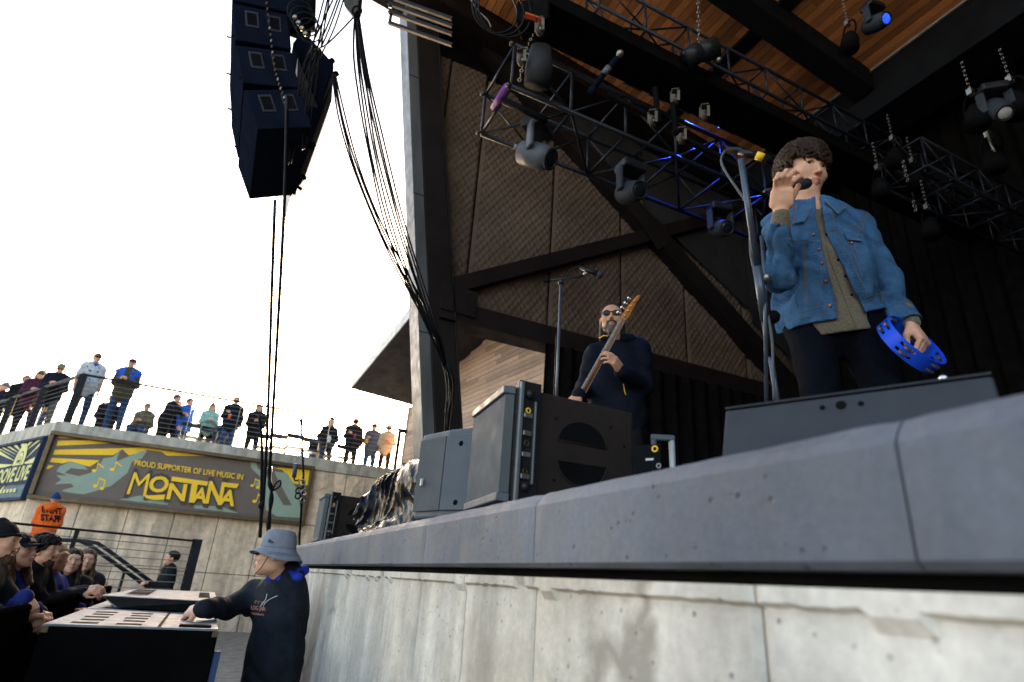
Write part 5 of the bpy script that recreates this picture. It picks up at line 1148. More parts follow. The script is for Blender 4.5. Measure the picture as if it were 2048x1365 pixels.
# ------------------------------------------------------------------ clothes
def denim(name, col):
    m, t, b = nodes_of(name); g = N(t, 'ShaderNodeNewGeometry').outputs[0]
    c = mixc(t, ramp(t, noise(t, g, 11, 6, rough=.7), (.32, 0), (.68, 1)), lerp3(col, .62), lerp3(col, 1.45))
    c = mixc(t, ramp(t, noise(t, g, 4.5, 3, (1, 1, .5)), (.5, 0), (.8, .45)), c, (*lerp3(col, 2.4), 1))
    c = mixc(t, .35, c, ramp(t, noise(t, g, 500, 2), (.3, .7), (.7, 1.3)), 'MULTIPLY')
    L(t, c, b.inputs['Base Color']); b.inputs['Roughness'].default_value = .9; b.inputs['Specular IOR Level'].default_value = .08
    bump(t, b, mixc(t, .25, noise(t, g, 16, 6, rough=.7), noise(t, g, 330, 2)), .9, .022); return m
M_denim = denim('blue_denim', (.045, .108, .215)); M_denimdk = denim('dark_denim', (.003, .004, .008))
M_stitch = mat('tan_stitching', (.17, .135, .10), .8, bst=0); M_brass = mat('copper_button', (.40, .17, .09), .35, .8)
M_shirt = mat('brown_heather_shirt', (.135, .105, .072), .9, var=.45, vs_=240, bs=320, bst=.5, vec=(.4, .4, 1.5), sheen=.2)
F_ = lambda n, c, **k: fabric(n, c, **k)
C_navy = F_('navy_fleece', (.005, .007, .015)); C_blk = F_('black_cloth', (.008, .008, .010)); C_jean = denim('jeans', (.022, .045, .10)); C_royal = F_('royal_blue_cloth', (.015, .035, .30))
C_orange = F_('orange_hoodie', (.62, .10, .015)); C_tee = F_('white_tee', (.45, .46, .48)); C_olive = F_('olive_shirt', (.06, .05, .028)); C_vest = F_('blue_vest', (.02, .09, .42)); C_maroon = F_('maroon_fleece', (.05, .012, .03))
C_mint = F_('mint_jacket', (.24, .42, .36)); C_camo = mat('camouflage', (.10, .085, .05), .9, var=.8, vs_=16, bst=.3); C_grey = F_('grey_cloth', (.10, .10, .11)); C_green = F_('dark_green_coat', (.015, .035, .02)); C_beige = F_('beige_jacket', (.38, .28, .18)); C_white = F_('white_cloth', (.6, .6, .6)); C_khaki = F_('khaki_cloth', (.16, .13, .085)); C_red = F_('red_cloth', (.40, .03, .03)); C_hat = mat('blue_grey_hat_cotton', (.19, .20, .245), .9, var=.12, vs_=30, bs=500, bst=.5)
def pxcut(poly):                                   # interpolate a line given as (key, value) pairs
    k = np.array([p[0] for p in poly], float); v = np.array([p[1] for p in poly], float); return lambda t: np.interp(t, k, v)
def bvh(o): 
    me = o.data; off = OFF[o]; return BVHTree.FromPolygons([tuple(np.array(v.co[:])+off) for v in me.vertices], [tuple(p.vertices) for p in me.polygons])
def hit(bv, px, py, lift=.002):
    d = Vector(nrm(ray(px, py)).tolist()); h = bv.ray_cast(Vector(CC.tolist()), d); 
    return None if h[0] is None else np.array(h[0])+np.array(h[1])*lift*(1 if Vector(h[1]).dot(d) < 0 else -1)
def seam(bv, pts, r, m, par, name='seam', step=5, lift=.002):
    out = []
    for a, b in zip(pts[:-1], pts[1:]):
        n = max(1, int(math.hypot(b[0]-a[0], b[1]-a[1])/step))
        for i in range(n): q = hit(bv, a[0]+(b[0]-a[0])*i/n, a[1]+(b[1]-a[1])*i/n, lift); out.append(q) if q is not None and (not out or np.linalg.norm(q-out[-1]) < .09) else None
    q = hit(bv, *pts[-1], lift); out.append(q) if q is not None else None
    if len(out) > 1: return MB().tube(out, r, 5).build(name, m, par, True)
# ------------------------------------------------------------------ the singer
def singer():
    c = onZ(1606, 350, 3.245); nb = onZ(1624, 424, 3.055)+UP*.0; pel = onZ(1662, 640, 2.56)
    f = nrm(V(-.52, -.72, 0)); r = V(f[1], -f[0], 0); D = lambda p: (p-CC).dot(-Bk)
    J = {'s': 1.02, 'f': f, 'r': r, 'u': UP, 'pel': pel, 'nb': nb, 'chest': pel*.36+nb*.64-UP*.06, 'head': c}
    d0 = D(nb)
    J['shR'] = at(1574, 464, d0-.02); J['shL'] = at(1704, 456, d0-.02); J['elR'] = at(1560, 552, d0-.22); J['wrR'] = at(1562, 432, d0-.28)
    J['elL'] = at(1768, 550, d0-.10); J['wrL'] = at(1820, 646, d0-.24)
    J['hipR'] = pel+r*.09-UP*.02; J['hipL'] = pel-r*.09-UP*.02
    g0 = V(pel[0], pel[1], SZ); J['knR'] = g0+r*.10+UP*.50+f*.05; J['anR'] = g0+r*.13+UP*.09; J['knL'] = g0-r*.17+UP*.50+f*.02; J['anL'] = g0-r*.24+UP*.09
    root = thing('person', 'young singer in blue denim jacket holding a microphone to his mouth and a blue tambourine', 'person', g0)
    R = frame(nrm(V(-.22, -.93, -.26)), nrm(UP+Rr*.06)); hs = 1.09
    S = SDF(); head_sdf(S, c, R, hs, .92); P = lambda x, y, z: c+(x*R[0]+y*R[1]+z*R[2])*hs
    S.cone(nb-UP*.03, c-R[2]*.07-R[1]*.015, .060, .054, .03); S.cone(nb+f*.04, c-R[2]*.08+R[1]*.02, .03, .03, .04); S.ell(nb+f*.05+UP*.045, (.016, .016, .018), None, .02)
    hd = S.mesh(.0042); parts = [(*hd, face_mi(hd[0], hd[1], c, R, hs))]
    S = SDF(); torso(S, J, -.03); legs(S, J, -.015); [arm(S, J, sd, -.028) for sd in 'LR']; parts.append(S.mesh(.016))
    # right hand, raised, holding the microphone
    S = SDF(); dR = nrm(Uu*1+Rr*.05+Bk*.05); nR = nrm(Bk*.9-Rr*.35-Uu*.1); w_ = J['wrR']+Uu*.015; S.cone(J['wrR']-nrm(J['wrR']-J['elR'])*.09, w_, .027, .027, .01)
    t = np.cross(dR, nR)
    kn = w_+dR*.092; tv = Rr*.9+Uu*.1
    S.cone(w_-dR*.01, w_+dR*.04, .026, .032, .012, flat=(nR, .68)); S.box(w_+dR*.056, (.041, .040, .0165), np.array([nrm(Rr-dR*Rr.dot(dR)), dR, nR]), .015, .014)
    fing = [((1580, 374), (1588, 362), (1598, 354), (1605, 358)), ((1571, 371), (1577, 354), (1588, 344), (1595, 348)), ((1561, 371), (1564, 354), (1573, 342), (1581, 345)), ((1551, 375), (1551, 360), (1557, 349), (1564, 348))]
    dk = D(kn)
    for q, r0 in zip(fing, (.0105, .0108, .0102, .0094)):
        pts = [at(x, y, dk+o) for (x, y), o in zip(q, (.0, -.022, -.015, .012))]; [S.cone(pts[i], pts[i+1], r0*(1-.06*i), r0*(.94-.06*i), .006 if i else .012) for i in range(3)]
    pts = [w_+dR*.03+nrm(Rr)*.03-Bk*.01, at(1590, 385, dk+.03), at(1597, 372, dk+.045)]; S.cone(pts[0], pts[1], .016, .0125, .012); S.cone(pts[1], pts[2], .0125, .011, .005)
    parts.append(S.mesh(.0045))
    # left hand gripping the tambourine rim
    S = SDF(); wl_ = J['wrL']+nrm(J['wrL']-J['elL'])*.015; dL = nrm(at(1843, 678, d0-.30)-wl_); nL = nrm(Bk*.75+Rr*.55+Uu*.25); S.cone(J['wrL']-nrm(J['wrL']-J['elL'])*.07, wl_, .027, .027, .01)
    hand_sdf(S, wl_, dL, nL, 1.04, 1, (.62, .68, .72, .75), .9, .06); parts.append(S.mesh(.0045))
    Pm, Fm, mi = merge(parts); put('body', Pm, Fm, [skin(3), M_lip], root, True, mi=mi); eyes(root, c, R, hs, (.003, -.001))
    # eyebrows
    mb = MB()
    for e in (-1, 1): mb.tube([P(.012*e, .096, .030), P(.030*e, .0965, .0365), P(.050*e, .083, .032)], [.0040, .0052, .0022], 6); mb.tube([P(.015*e, .0845, .0135), P(.031*e, .0905, .0185), P(.047*e, .080, .0115)], [.0010, .0019, .0012], 5)
    mb.build('eyebrows', H_dark, root, True)
    curly(c, R, hs, H_dark, root, n=620, curl=.036, thick=.0080, seed=3, front=.050, rad=(.090, .110, .102), up=.046)
    # shirt under the jacket
    S = SDF(); torso(S, J, .004, low=.10); S.cone(J['pel']-UP*.06, J['pel']-UP*.02, .176, .172, .05, flat=(f, .66)); S.cone(nb-UP*.06, nb+UP*.018, .075, .062, .02)
    for sd in 'LR': S.cone(J['wr'+sd]-nrm(J['wr'+sd]-J['el'+sd])*.07, J['wr'+sd]+nrm(J['wr'+sd]-J['el'+sd])*.005, .040, .036, .01)
    hem = pxcut([(1560, 690), (1600, 679), (1660, 668), (1720, 660), (1790, 652)])
    def post(X, Y, Z, F):
        px, py, dd = pix(X, Y, Z); F = F+wr(X, Y, Z, .007, 22, .4); F = np.maximum(F, (py-hem(px))*dd/FPX)
        neck = np.sqrt((X-nb[0]-f[0]*.03)**2+(Y-nb[1]-f[1]*.03)**2); v = (px-1632)*.0; 
        return np.maximum(F, -(np.maximum(neck-.052, (nb[2]-.035-Z))))
    sh = putm('shirt', S.mesh(.0065, post), M_shirt, root); bs_ = bvh(sh)
    seam(bs_, [(1640, 430), (1660, 520), (1690, 600), (1712, 660)], .0022, M_shirt, sh, 'placket')
    for p_ in ((1652, 470), (1676, 520), (1690, 553), (1703, 590)):
        q = hit(bs_, *p_); MB().ball(q, .0055, n=8, m=5).build('button', M_black, sh, True) if q is not None else 0
    # shirt collar points
    for e, pts in ((1, [(1586, 418), (1622, 422), (1634, 442), (1600, 432)]), (-1, [(1640, 420), (1652, 402), (1668, 424), (1654, 444)])):
        prism([at(x, y, d0-.085) for x, y in pts], Bk*.004).build('shirt_collar', M_shirt, sh, bevel=.003)
    # jacket
    S = SDF(); torso(S, J, .032); S.cone(J['pel']-UP*.02, J['pel']+UP*.05, .212, .212, .05, flat=(f, .68)); S.cone(nb-UP*.07, nb-UP*.01, .11, .080, .04)
    for sd in 'LR': 
        w2 = J['wr'+sd]-nrm(J['wr'+sd]-J['el'+sd])*(.025 if sd == 'R' else .008)
        S.cone(J['sh'+sd], J['el'+sd], .070, .055, .035); S.cone(J['el'+sd], w2, .055, .044, .028)
    Lf = pxcut([(395, 1631), (430, 1632), (470, 1640), (520, 1650), (560, 1660), (600, 1673), (645, 1676)]); Rt = pxcut([(395, 1640), (420, 1645), (460, 1650), (500, 1668), (540, 1690), (580, 1707), (620, 1729)])
    hemj = pxcut([(1560, 668), (1590, 655), (1630, 645), (1680, 638), (1725, 626), (1790, 612)]); dc = D(J['chest'])
    def post(X, Y, Z, F):
        px, py, dd = pix(X, Y, Z)
        F = F+wr(X, Y, Z, .014, 17, 1.3)+wr(X, Y, Z, .005, 41, 2.3)+.016*(1-np.abs(np.sin(Z*19+2.2*np.sin(X*6+Y*9)+1.5*np.sin(Y*13))))**3*(.5+.5*np.sin(X*8-Y*6+Z*3))
        body = (px > 1575) & (px < 1790)
        ct = np.minimum(px-Lf(py), Rt(py)-px)*dd/FPX                      # >0 inside the opening
        ct = np.minimum(ct, (dc+.03-dd)*1.0); ct = np.where((py > 385) & (py < 700), ct, -1)
        # do not cut the raised forearm
        ct = np.where(px < 1600, -1, ct)
        F = np.maximum(F, ct)
        hm = (py-hemj(px))*dd/FPX; nearL = np.sqrt((X-J['wrL'][0])**2+(Y-J['wrL'][1])**2+(Z-J['wrL'][2])**2)
        a, b = J['elL'], J['wrL']; ba = b-a; t_ = np.clip(((X-a[0])*ba[0]+(Y-a[1])*ba[1]+(Z-a[2])*ba[2])/ba.dot(ba), 0, 1); da = np.sqrt((X-a[0]-t_*ba[0])**2+(Y-a[1]-t_*ba[1])**2+(Z-a[2]-t_*ba[2])**2)
        F = np.maximum(F, np.where(da < .074, -1, hm))
        for sd in 'LR':                                                     # open, cleanly cut cuffs
            w2 = J['wr'+sd]-nrm(J['wr'+sd]-J['el'+sd])*(.025 if sd == 'R' else .008); ax = nrm(J['wr'+sd]-J['el'+sd]); s_ = (X-w2[0])*ax[0]+(Y-w2[1])*ax[1]+(Z-w2[2])*ax[2]
            rr = np.sqrt((X-w2[0])**2+(Y-w2[1])**2+(Z-w2[2])**2); F = np.maximum(F, np.where(rr < .09, s_, -1)); F = np.maximum(F, np.where(rr < .09, .039-np.sqrt(np.maximum(rr**2-s_**2, 0))-np.maximum(-s_-.02, 0)*3, -1))
        neck = np.sqrt((X-nb[0])**2+(Y-nb[1])**2); return np.maximum(F, -(np.maximum(neck-.066, (nb[2]-.07-Z))))
    jk = putm('denim_jacket', S.mesh(.006, post), M_denim, root); bj = bvh(jk)
    for pts in ([(1569, 478), (1610, 484), (1640, 487)], [(1652, 464), (1690, 456), (1720, 447)], [(1735, 425), (1722, 445), (1720, 465)], [(1739, 428), (1727, 446), (1724, 468)],
                [(1608, 490), (1609, 560), (1612, 612)], [(1612, 490), (1613, 560), (1616, 612)], [(1584, 548), (1588, 590), (1596, 615)], [(1640, 495), (1643, 560), (1642, 606)],
                [(1592, 626), (1640, 614), (1674, 606)], [(1724, 596), (1750, 590), (1772, 588)], [(1695, 480), (1712, 520), (1724, 555)], [(1701, 478), (1718, 515), (1728, 545)],
                [(1640, 420), (1650, 462), (1668, 500), (1690, 540), (1708, 580), (1728, 612)], [(1662, 420), (1668, 455), (1690, 500), (1712, 545), (1730, 580)], [(1630, 430), (1640, 470), (1652, 520), (1664, 575), (1674, 630)],
                [(1685, 462), (1700, 474), (1722, 474)], [(1590, 482), (1600, 492), (1618, 482)], [(1790, 612), (1808, 604), (1828, 606)], [(1543, 442), (1560, 448), (1582, 446)], [(1742, 560), (1762, 590), (1764, 605)],
                [(1548, 440), (1540, 470), (1546, 500), (1544, 540)], [(1592, 640), (1630, 632), (1674, 626)]):
        seam(bj, pts, .0012, M_stitch, jk, 'stitching')
    for pts, w_s in (([(1686, 466), (1692, 482), (1722, 484), (1724, 470)], 0), ([(1575, 484), (1582, 496), (1618, 488), (1616, 480)], 0)):   # pocket flaps
        q = [hit(bj, *p, .007) for p in pts]
        if all(x is not None for x in q): prism(q, Bk*.004).build('pocket_flap', M_denim, jk, bevel=.002)
    for p_ in ((1627, 470), (1638, 500), (1644, 527), (1651, 563), (1660, 612), (1703, 487), (1700, 606)):
        q = hit(bj, *p_); (MB().ball(q, .0075, n=10, m=6).build('button', M_brass, jk, True)) if q is not None else 0
    for k in range(17):                                                     # puckers either side of the plackets
        y_ = 505+k*6.2; 
        for x0_ in (Lf(y_)-22, Rt(y_)+10):
            seam(bj, [(x0_, y_), (x0_+9, y_-2.2+random.random()*3)], .0028, M_denim, jk, 'pucker', 3, -.0005)
    # jacket collar, folded over
    for pts in ([(1592, 412), (1600, 408), (1622, 418), (1606, 446), (1584, 452)], [(1648, 402), (1660, 404), (1688, 416), (1672, 430), (1652, 412)]):
        q = [at(x, y, d0-.105+.0006*abs(x-1630)) for x, y in pts]
        for i_, (x, y) in enumerate(pts):
            h_ = hit(bj, x, y, .012)
            if h_ is not None and (h_-CC).dot(-Bk) < (q[i_]-CC).dot(-Bk): q[i_] = h_
        prism(q, Bk*.008).build('jacket_collar', M_denim, jk, bevel=.004)
        MB().tube([v_+Bk*.009 for v_ in q[2:]+q[:1]], .0016, 5).build('stitching', M_stitch, jk)
    S = SDF(); S.cone(nb-UP*.035-f*.02, nb+UP*.02-f*.028, .088, .082, .02); 
    putm('collar_stand', S.mesh(.006, lambda X, Y, Z, F: np.maximum(np.maximum(F, .060-np.sqrt((X-nb[0]+f[0]*.02)**2+(Y-nb[1]+f[1]*.02)**2)), ((X-nb[0])*f[0]+(Y-nb[1])*f[1])-.018)), M_denim, jk)
    S = SDF(); legs(S, J, .006); putm('jeans', S.mesh(.010, lambda X, Y, Z, F: F+wr(X, Y, Z, .005, 30, 2)), M_denimdk, root)
    for sd in 'LR': MB().ball(J['an'+sd]+f*.05-UP*.04, (.05, .14, .05), np.array([r, f, UP])).build('shoe', M_black, root, True)
    # microphone, held at the mouth
    m = thing('handheld_microphone', 'black handheld microphone pressed to the singer lips', 'microphone', at(1600, 365, dk+.02))
    mouth = P(0, .10, -.06); a, b = at(1530, 383, dk+.06), at(1616, 367, D(mouth)-.035)
    d = nrm(b-a); Lm = np.linalg.norm(b-a)
    MB().tube([a, a+d*Lm*.25, a+d*Lm*.62, a+d*Lm*.64, a+d*Lm*.70], [.009, .0125, .017, .021, .021], 16).build('body', M_blackgloss, m, True)
    MB().tube([a+d*Lm*.70, a+d*Lm*.72, a+d*Lm*.96, a+d*Lm], [.021, .024, .0245, .020], 18).build('grille', mat('mic_mesh', (.05, .05, .055), .5, .7, bs=900, bst=.8), m, True)
    MB().tube([a+d*Lm*.985, a+d*(Lm+.003)], .0195, 18).build('grille_cap', M_metal, m, True)
    # tambourine
    tc = at(1822, 688, d0-.33); ax = nrm(Rr*.42+Uu*.64+Bk*.56); t = thing('tambourine', 'blue plastic tambourine with paired jingles hanging from the left hand', 'tambourine', tc)
    M_tb = mat('blue_plastic', (.012, .075, .72), .32, var=.06, bst=0); e1 = nrm(np.cross(ax, UP)); e2 = np.cross(ax, e1); RT = .132; HW = .030
    n = 96; v = []; fcs = []
    def slot(i): q = (i % 16); return 5 <= q <= 12
    for i in range(n):
        a_ = 2*math.pi*i/n; o = e1*math.cos(a_)+e2*math.sin(a_)
        for h_ in (-HW, -.020, -.008, .006, .018, HW) if False else (-HW, -.019, -.007, .007, .019, HW):
            v.append(tc+o*RT+ax*h_); v.append(tc+o*(RT-.007)+ax*h_)
    for i in range(n):
        j = (i+1) % n
        for k in range(5):
            if slot(i) and k in (1, 3): 
                for (p_, q_) in ((k, 1), (k+1, -1)): fcs.append([i*12+2*p_, j*12+2*p_, j*12+2*p_+1, i*12+2*p_+1][::q_])
                continue
            fcs.append([i*12+2*k, i*12+2*k+2, j*12+2*k+2, j*12+2*k]); fcs.append([i*12+2*k+1, j*12+2*k+1, j*12+2*k+3, i*12+2*k+3])
            for i2, s_ in ((i, 1), (i+1, -1)):
                pass
        fcs.append([i*12, j*12, j*12+1, i*12+1]); fcs.append([i*12+10, i*12+11, j*12+11, j*12+10])
    put('frame', v, fcs, M_tb, t)
    for k in range(6):
        a_ = 2*math.pi*(k*16+9)/n; o = e1*math.cos(a_)+e2*math.sin(a_); tg = np.cross(ax, o)
        for h_ in (-.013, .013):
            for q in (-.0022, .0022): cc = tc+o*(RT-.003)+ax*(h_+q); MB().tube([cc-ax*.0008, cc+ax*.0008], .017, 16).build('jingle', M_metal, t)
    return J
singer()
# ------------------------------------------------------------------ the bass player
def bassist():
    c = onZ(1224, 640, 3.13+.0); Dh = (c-CC).dot(-Bk)
    c = at(1224, 640, 4.25); z0 = c[2]; nb = at(1236, 686, 4.30); pel = V(nb[0]+.0, nb[1]+.02, nb[2]-.52); f = nrm(V(-.60, -.80, 0)); r = V(f[1], -f[0], 0)
    J = {'s': 1.0, 'f': f, 'r': r, 'u': UP, 'pel': pel, 'nb': nb, 'chest': pel*.36+nb*.64-UP*.03, 'head': c}
    J['shR'] = at(1190, 712, 4.26); J['shL'] = at(1280, 702, 4.26); J['elR'] = at(1170, 775, 4.28); J['wrR'] = at(1158, 790, 3.98); J['elL'] = at(1288, 772, 4.12); J['wrL'] = at(1243, 744, 3.93)
    J['hipR'] = pel+r*.09; J['hipL'] = pel-r*.09; g0 = V(pel[0], pel[1], SZ)
    hgt = pel[2]-SZ
    for sd, e in (('R', 1), ('L', -1)): J['kn'+sd] = g0+r*.12*e+UP*hgt*.5; J['an'+sd] = g0+r*.15*e+UP*.09
    J['cuR'] = (.5, .6, .6, .6); J['hnR'] = nrm(Bk*.6-Rr*.5+Uu*.5); J['hdR'] = nrm(-Rr*.35-Uu*.3+Bk*.3)
    J['hdL'] = nrm(-Rr*.50+Uu*.70+Bk*.38); J['hnL'] = nrm(Rr*.75+Bk*.55); J['cuL'] = (.36, .42, .48, .52)
    def ex(root, J, P, R):
        # swept back hair and beard
        S = SDF(); S.ell(P(0, -.024, .036), (.093, .108, .098), R); S.cone(P(.055, -.05, 0), P(.066, -.04, -.11), .035, .03, .03); S.cone(P(-.055, -.05, 0), P(-.066, -.04, -.09), .035, .025, .03)
        cc = P(0, 0, 0)
        def hp(X, Y, Z, F):
            q = np.stack([X-cc[0], Y-cc[1], Z-cc[2]], -1) @ R.T
            return np.maximum(F+.0022*np.sin(q[..., 0]*230+q[..., 1]*60), q[..., 1]-np.clip(.012+(q[..., 2]-.05)*1.0, -.005, .062))
        putm('hair', S.mesh(.0055, hp), H_dark, root)
        mb = MB()
        for k in range(60):
            a = (k/59-.5)*2; mb.tube([P(a*.078, .048-.03*abs(a), .108-.055*a*a), P(a*.090, -.01, .128-.07*a*a), P(a*.094, -.07, .10-.06*abs(a))], [.002, .004, .003], 4)
        mb.build('hair_strands', H_dark, root, True)
        mb = MB()
        for e in (-1, 1):
            q = [P(e*(.031+.026*math.cos(t)*(1 if True else 1)), .094-abs(.006*math.cos(t)), .010+.020*math.sin(t)) for t in np.linspace(0, 2*math.pi, 17)]
            mb.tube(q, .003, 5, cap=False); mb.tube([P(.058*e, .090, .018), P(.082*e, .005, .012)], .003, 5)
        mb.tube([P(-.008, .098, .016), P(0, .101, .018), P(.008, .098, .016)], .003, 5); g = mb.build('sunglasses', mat('tortoise_rim', (.10, .085, .035), .3), root, True)
        for e in (-1, 1): MB().ball(P(e*.031, .092, .010), (.0255, .004, .0195), R, 16, 8).build('lens', mat('dark_lens', (.006, .007, .010), .06, bst=0), g, True)
        S = SDF(); S.ell(P(0, .030, -.078), (.058, .062, .044), R, .02); S.ell(P(0, .066, -.112), (.030, .028, .034), R, .025)
        for e in (-1, 1): S.cone(P(.0, .104, -.046), P(.026*e, .090, -.056), .0075, .007, .006); S.cone(P(.026*e, .090, -.056), P(.034*e, .072, -.085), .008, .012, .01); S.cone(P(.072*e, -.0, -.02), P(.055*e, .03, -.07), .010, .014, .01)
        S.ell(P(0, .102, -.0635), (.0175, .018, .0065), R, .005, sub=True)
        putm('beard', S.mesh(.0045, lambda X, Y, Z, F: F+.0025*np.sin(X*310+Z*120)*np.sin(Y*280-Z*90)), H_grey, root)
        # hood and zip details
        S = SDF(); [S.cone(nb+(r*math.cos(a)*.10+f*math.sin(a)*.085)+UP*(.02-.02*math.sin(a)), nb+(r*math.cos(b)*.10+f*math.sin(b)*.085)+UP*(.02-.02*math.sin(b)), .036, .036, .01) for a, b in zip(np.linspace(-4.2, 1.1, 10)[:-1], np.linspace(-4.2, 1.1, 10)[1:])]
        putm('hood', S.mesh(.008), C_navy, root)
        MB().tube(smoothpts([at(1199, 677, 4.12), at(1207, 672, 4.10), at(1216, 673, 4.10)]), .004, 5).build('yellow_drawcord', M_yellow, root, True)
        MB().tube(smoothpts([at(1247, 768, 4.02), at(1250, 785, 4.02), at(1256, 799, 4.02)]), .004, 5).build('yellow_zip', M_bronze if False else M_yellow, root, True)
    person('bearded bass player in dark sunglasses and a navy hoodie', g0, f[:2], 1.75, C_navy, C_blk, 0, J=J, cell=.009, headdir=(-.60, -.78), extra=ex, fine=True, glasses=True, puffy=.020)
    # bass guitar
    g = thing('bass_guitar', 'bass guitar with maple neck held upright across the bass player', 'guitar', at(1215, 710, 3.98))
    hA, hB = at(1246, 640, 3.93), at(1158, 800, 3.99)          # nut and body end of the neck
    d = nrm(hA-hB); n_ = nrm(Bk-d*Bk.dot(d)); w_ = np.cross(d, n_); Lk = np.linalg.norm(hA-hB)
    wr2 = w_ if w_.dot(Rr) > 0 else -w_
    fb = lambda s_, w1, o_: hB+d*s_+wr2*w1+n_*o_
    M_maple = wood('maple_wood', ((.46, .22, .08), (.60, .30, .11)), (3, 3, 3), .05, .3); M_amber = mat('amber_maple', (.58, .19, .035), .25, vs_=12); M_rose = mat('pale_fretboard', (.34, .31, .28), .3, vs_=40)
    MB().hexa([fb(-.35, -.031, -.002), fb(Lk, -.020, -.002), fb(Lk, -.020, .006), fb(-.35, -.031, .006), fb(-.35, .020, -.002), fb(Lk, .018, -.002), fb(Lk, .018, .006), fb(-.35, .020, .006)]).build('fretboard', M_rose, g, bevel=.002)
    MB().tube([fb(-.1, .002, -.010), fb(Lk, .001, -.008)], [.021, .017], 10).build('neck', mat('dark_amber_neck', (.24, .075, .025), .3), g, True)
    for k in range(14): s_ = Lk*(1-2**(-k/12.))*1.55; MB().beam(fb(Lk-s_, -.026, .007), fb(Lk-s_, .018, .007), .0018, .002).build('fret', M_chrome, g)
    for k in range(4): MB().tube([fb(-.35, -.018+.010*k, .010), fb(Lk+.03, -.012+.007*k, .009)], .0011, 4).build('string', M_chrome, g)
    prism([fb(Lk, -.018, -.006), fb(Lk+.03, -.020, -.006), fb(Lk+.09, -.014, -.006), fb(Lk+.15, -.004, -.006), fb(Lk+.19, .008, -.006), fb(Lk+.195, .020, -.006), fb(Lk+.165, .026, -.006), fb(Lk+.14, .021, -.006), fb(Lk+.09, .025, -.006), fb(Lk+.03, .024, -.006), fb(Lk, .017, -.006)], n_*.014).build('headstock', M_amber, g, bevel=.003)
    for k in range(4):
        s_ = Lk+.030+.038*k; MB().tube([fb(s_, -.022+.004*k, .002), fb(s_, -.048+.005*k, .002)], .004, 8).build('tuner', M_chrome, g, True); MB().ball(fb(s_, -.052+.005*k, .002), (.010, .010, .010)).build('tuner_key', M_chrome, g, True); MB().tube([fb(s_, -.006+.004*k, .008), fb(s_, -.006+.004*k, .020)], .005, 8).build('tuner_post', M_chrome, g, True)
    S = SDF(); S.ell(fb(-.42, 0, -.02), (.17, .17, .022), np.array([wr2, d, n_]), .02); S.ell(fb(-.30, .09, -.02), (.07, .12, .02), np.array([wr2, d, n_]), .05); S.ell(fb(-.30, -.08, -.02), (.06, .14, .02), np.array([wr2, d, n_]), .05)
    putm('guitar_body', S.mesh(.009), mat('sunburst_body', (.28, .05, .015), .2), g); MB().box(fb(-.02, .0, .004), (.03, .05, .006), np.array([wr2, d, n_])).build('neck_pickup', M_metal, g, bevel=.003)
bassist()
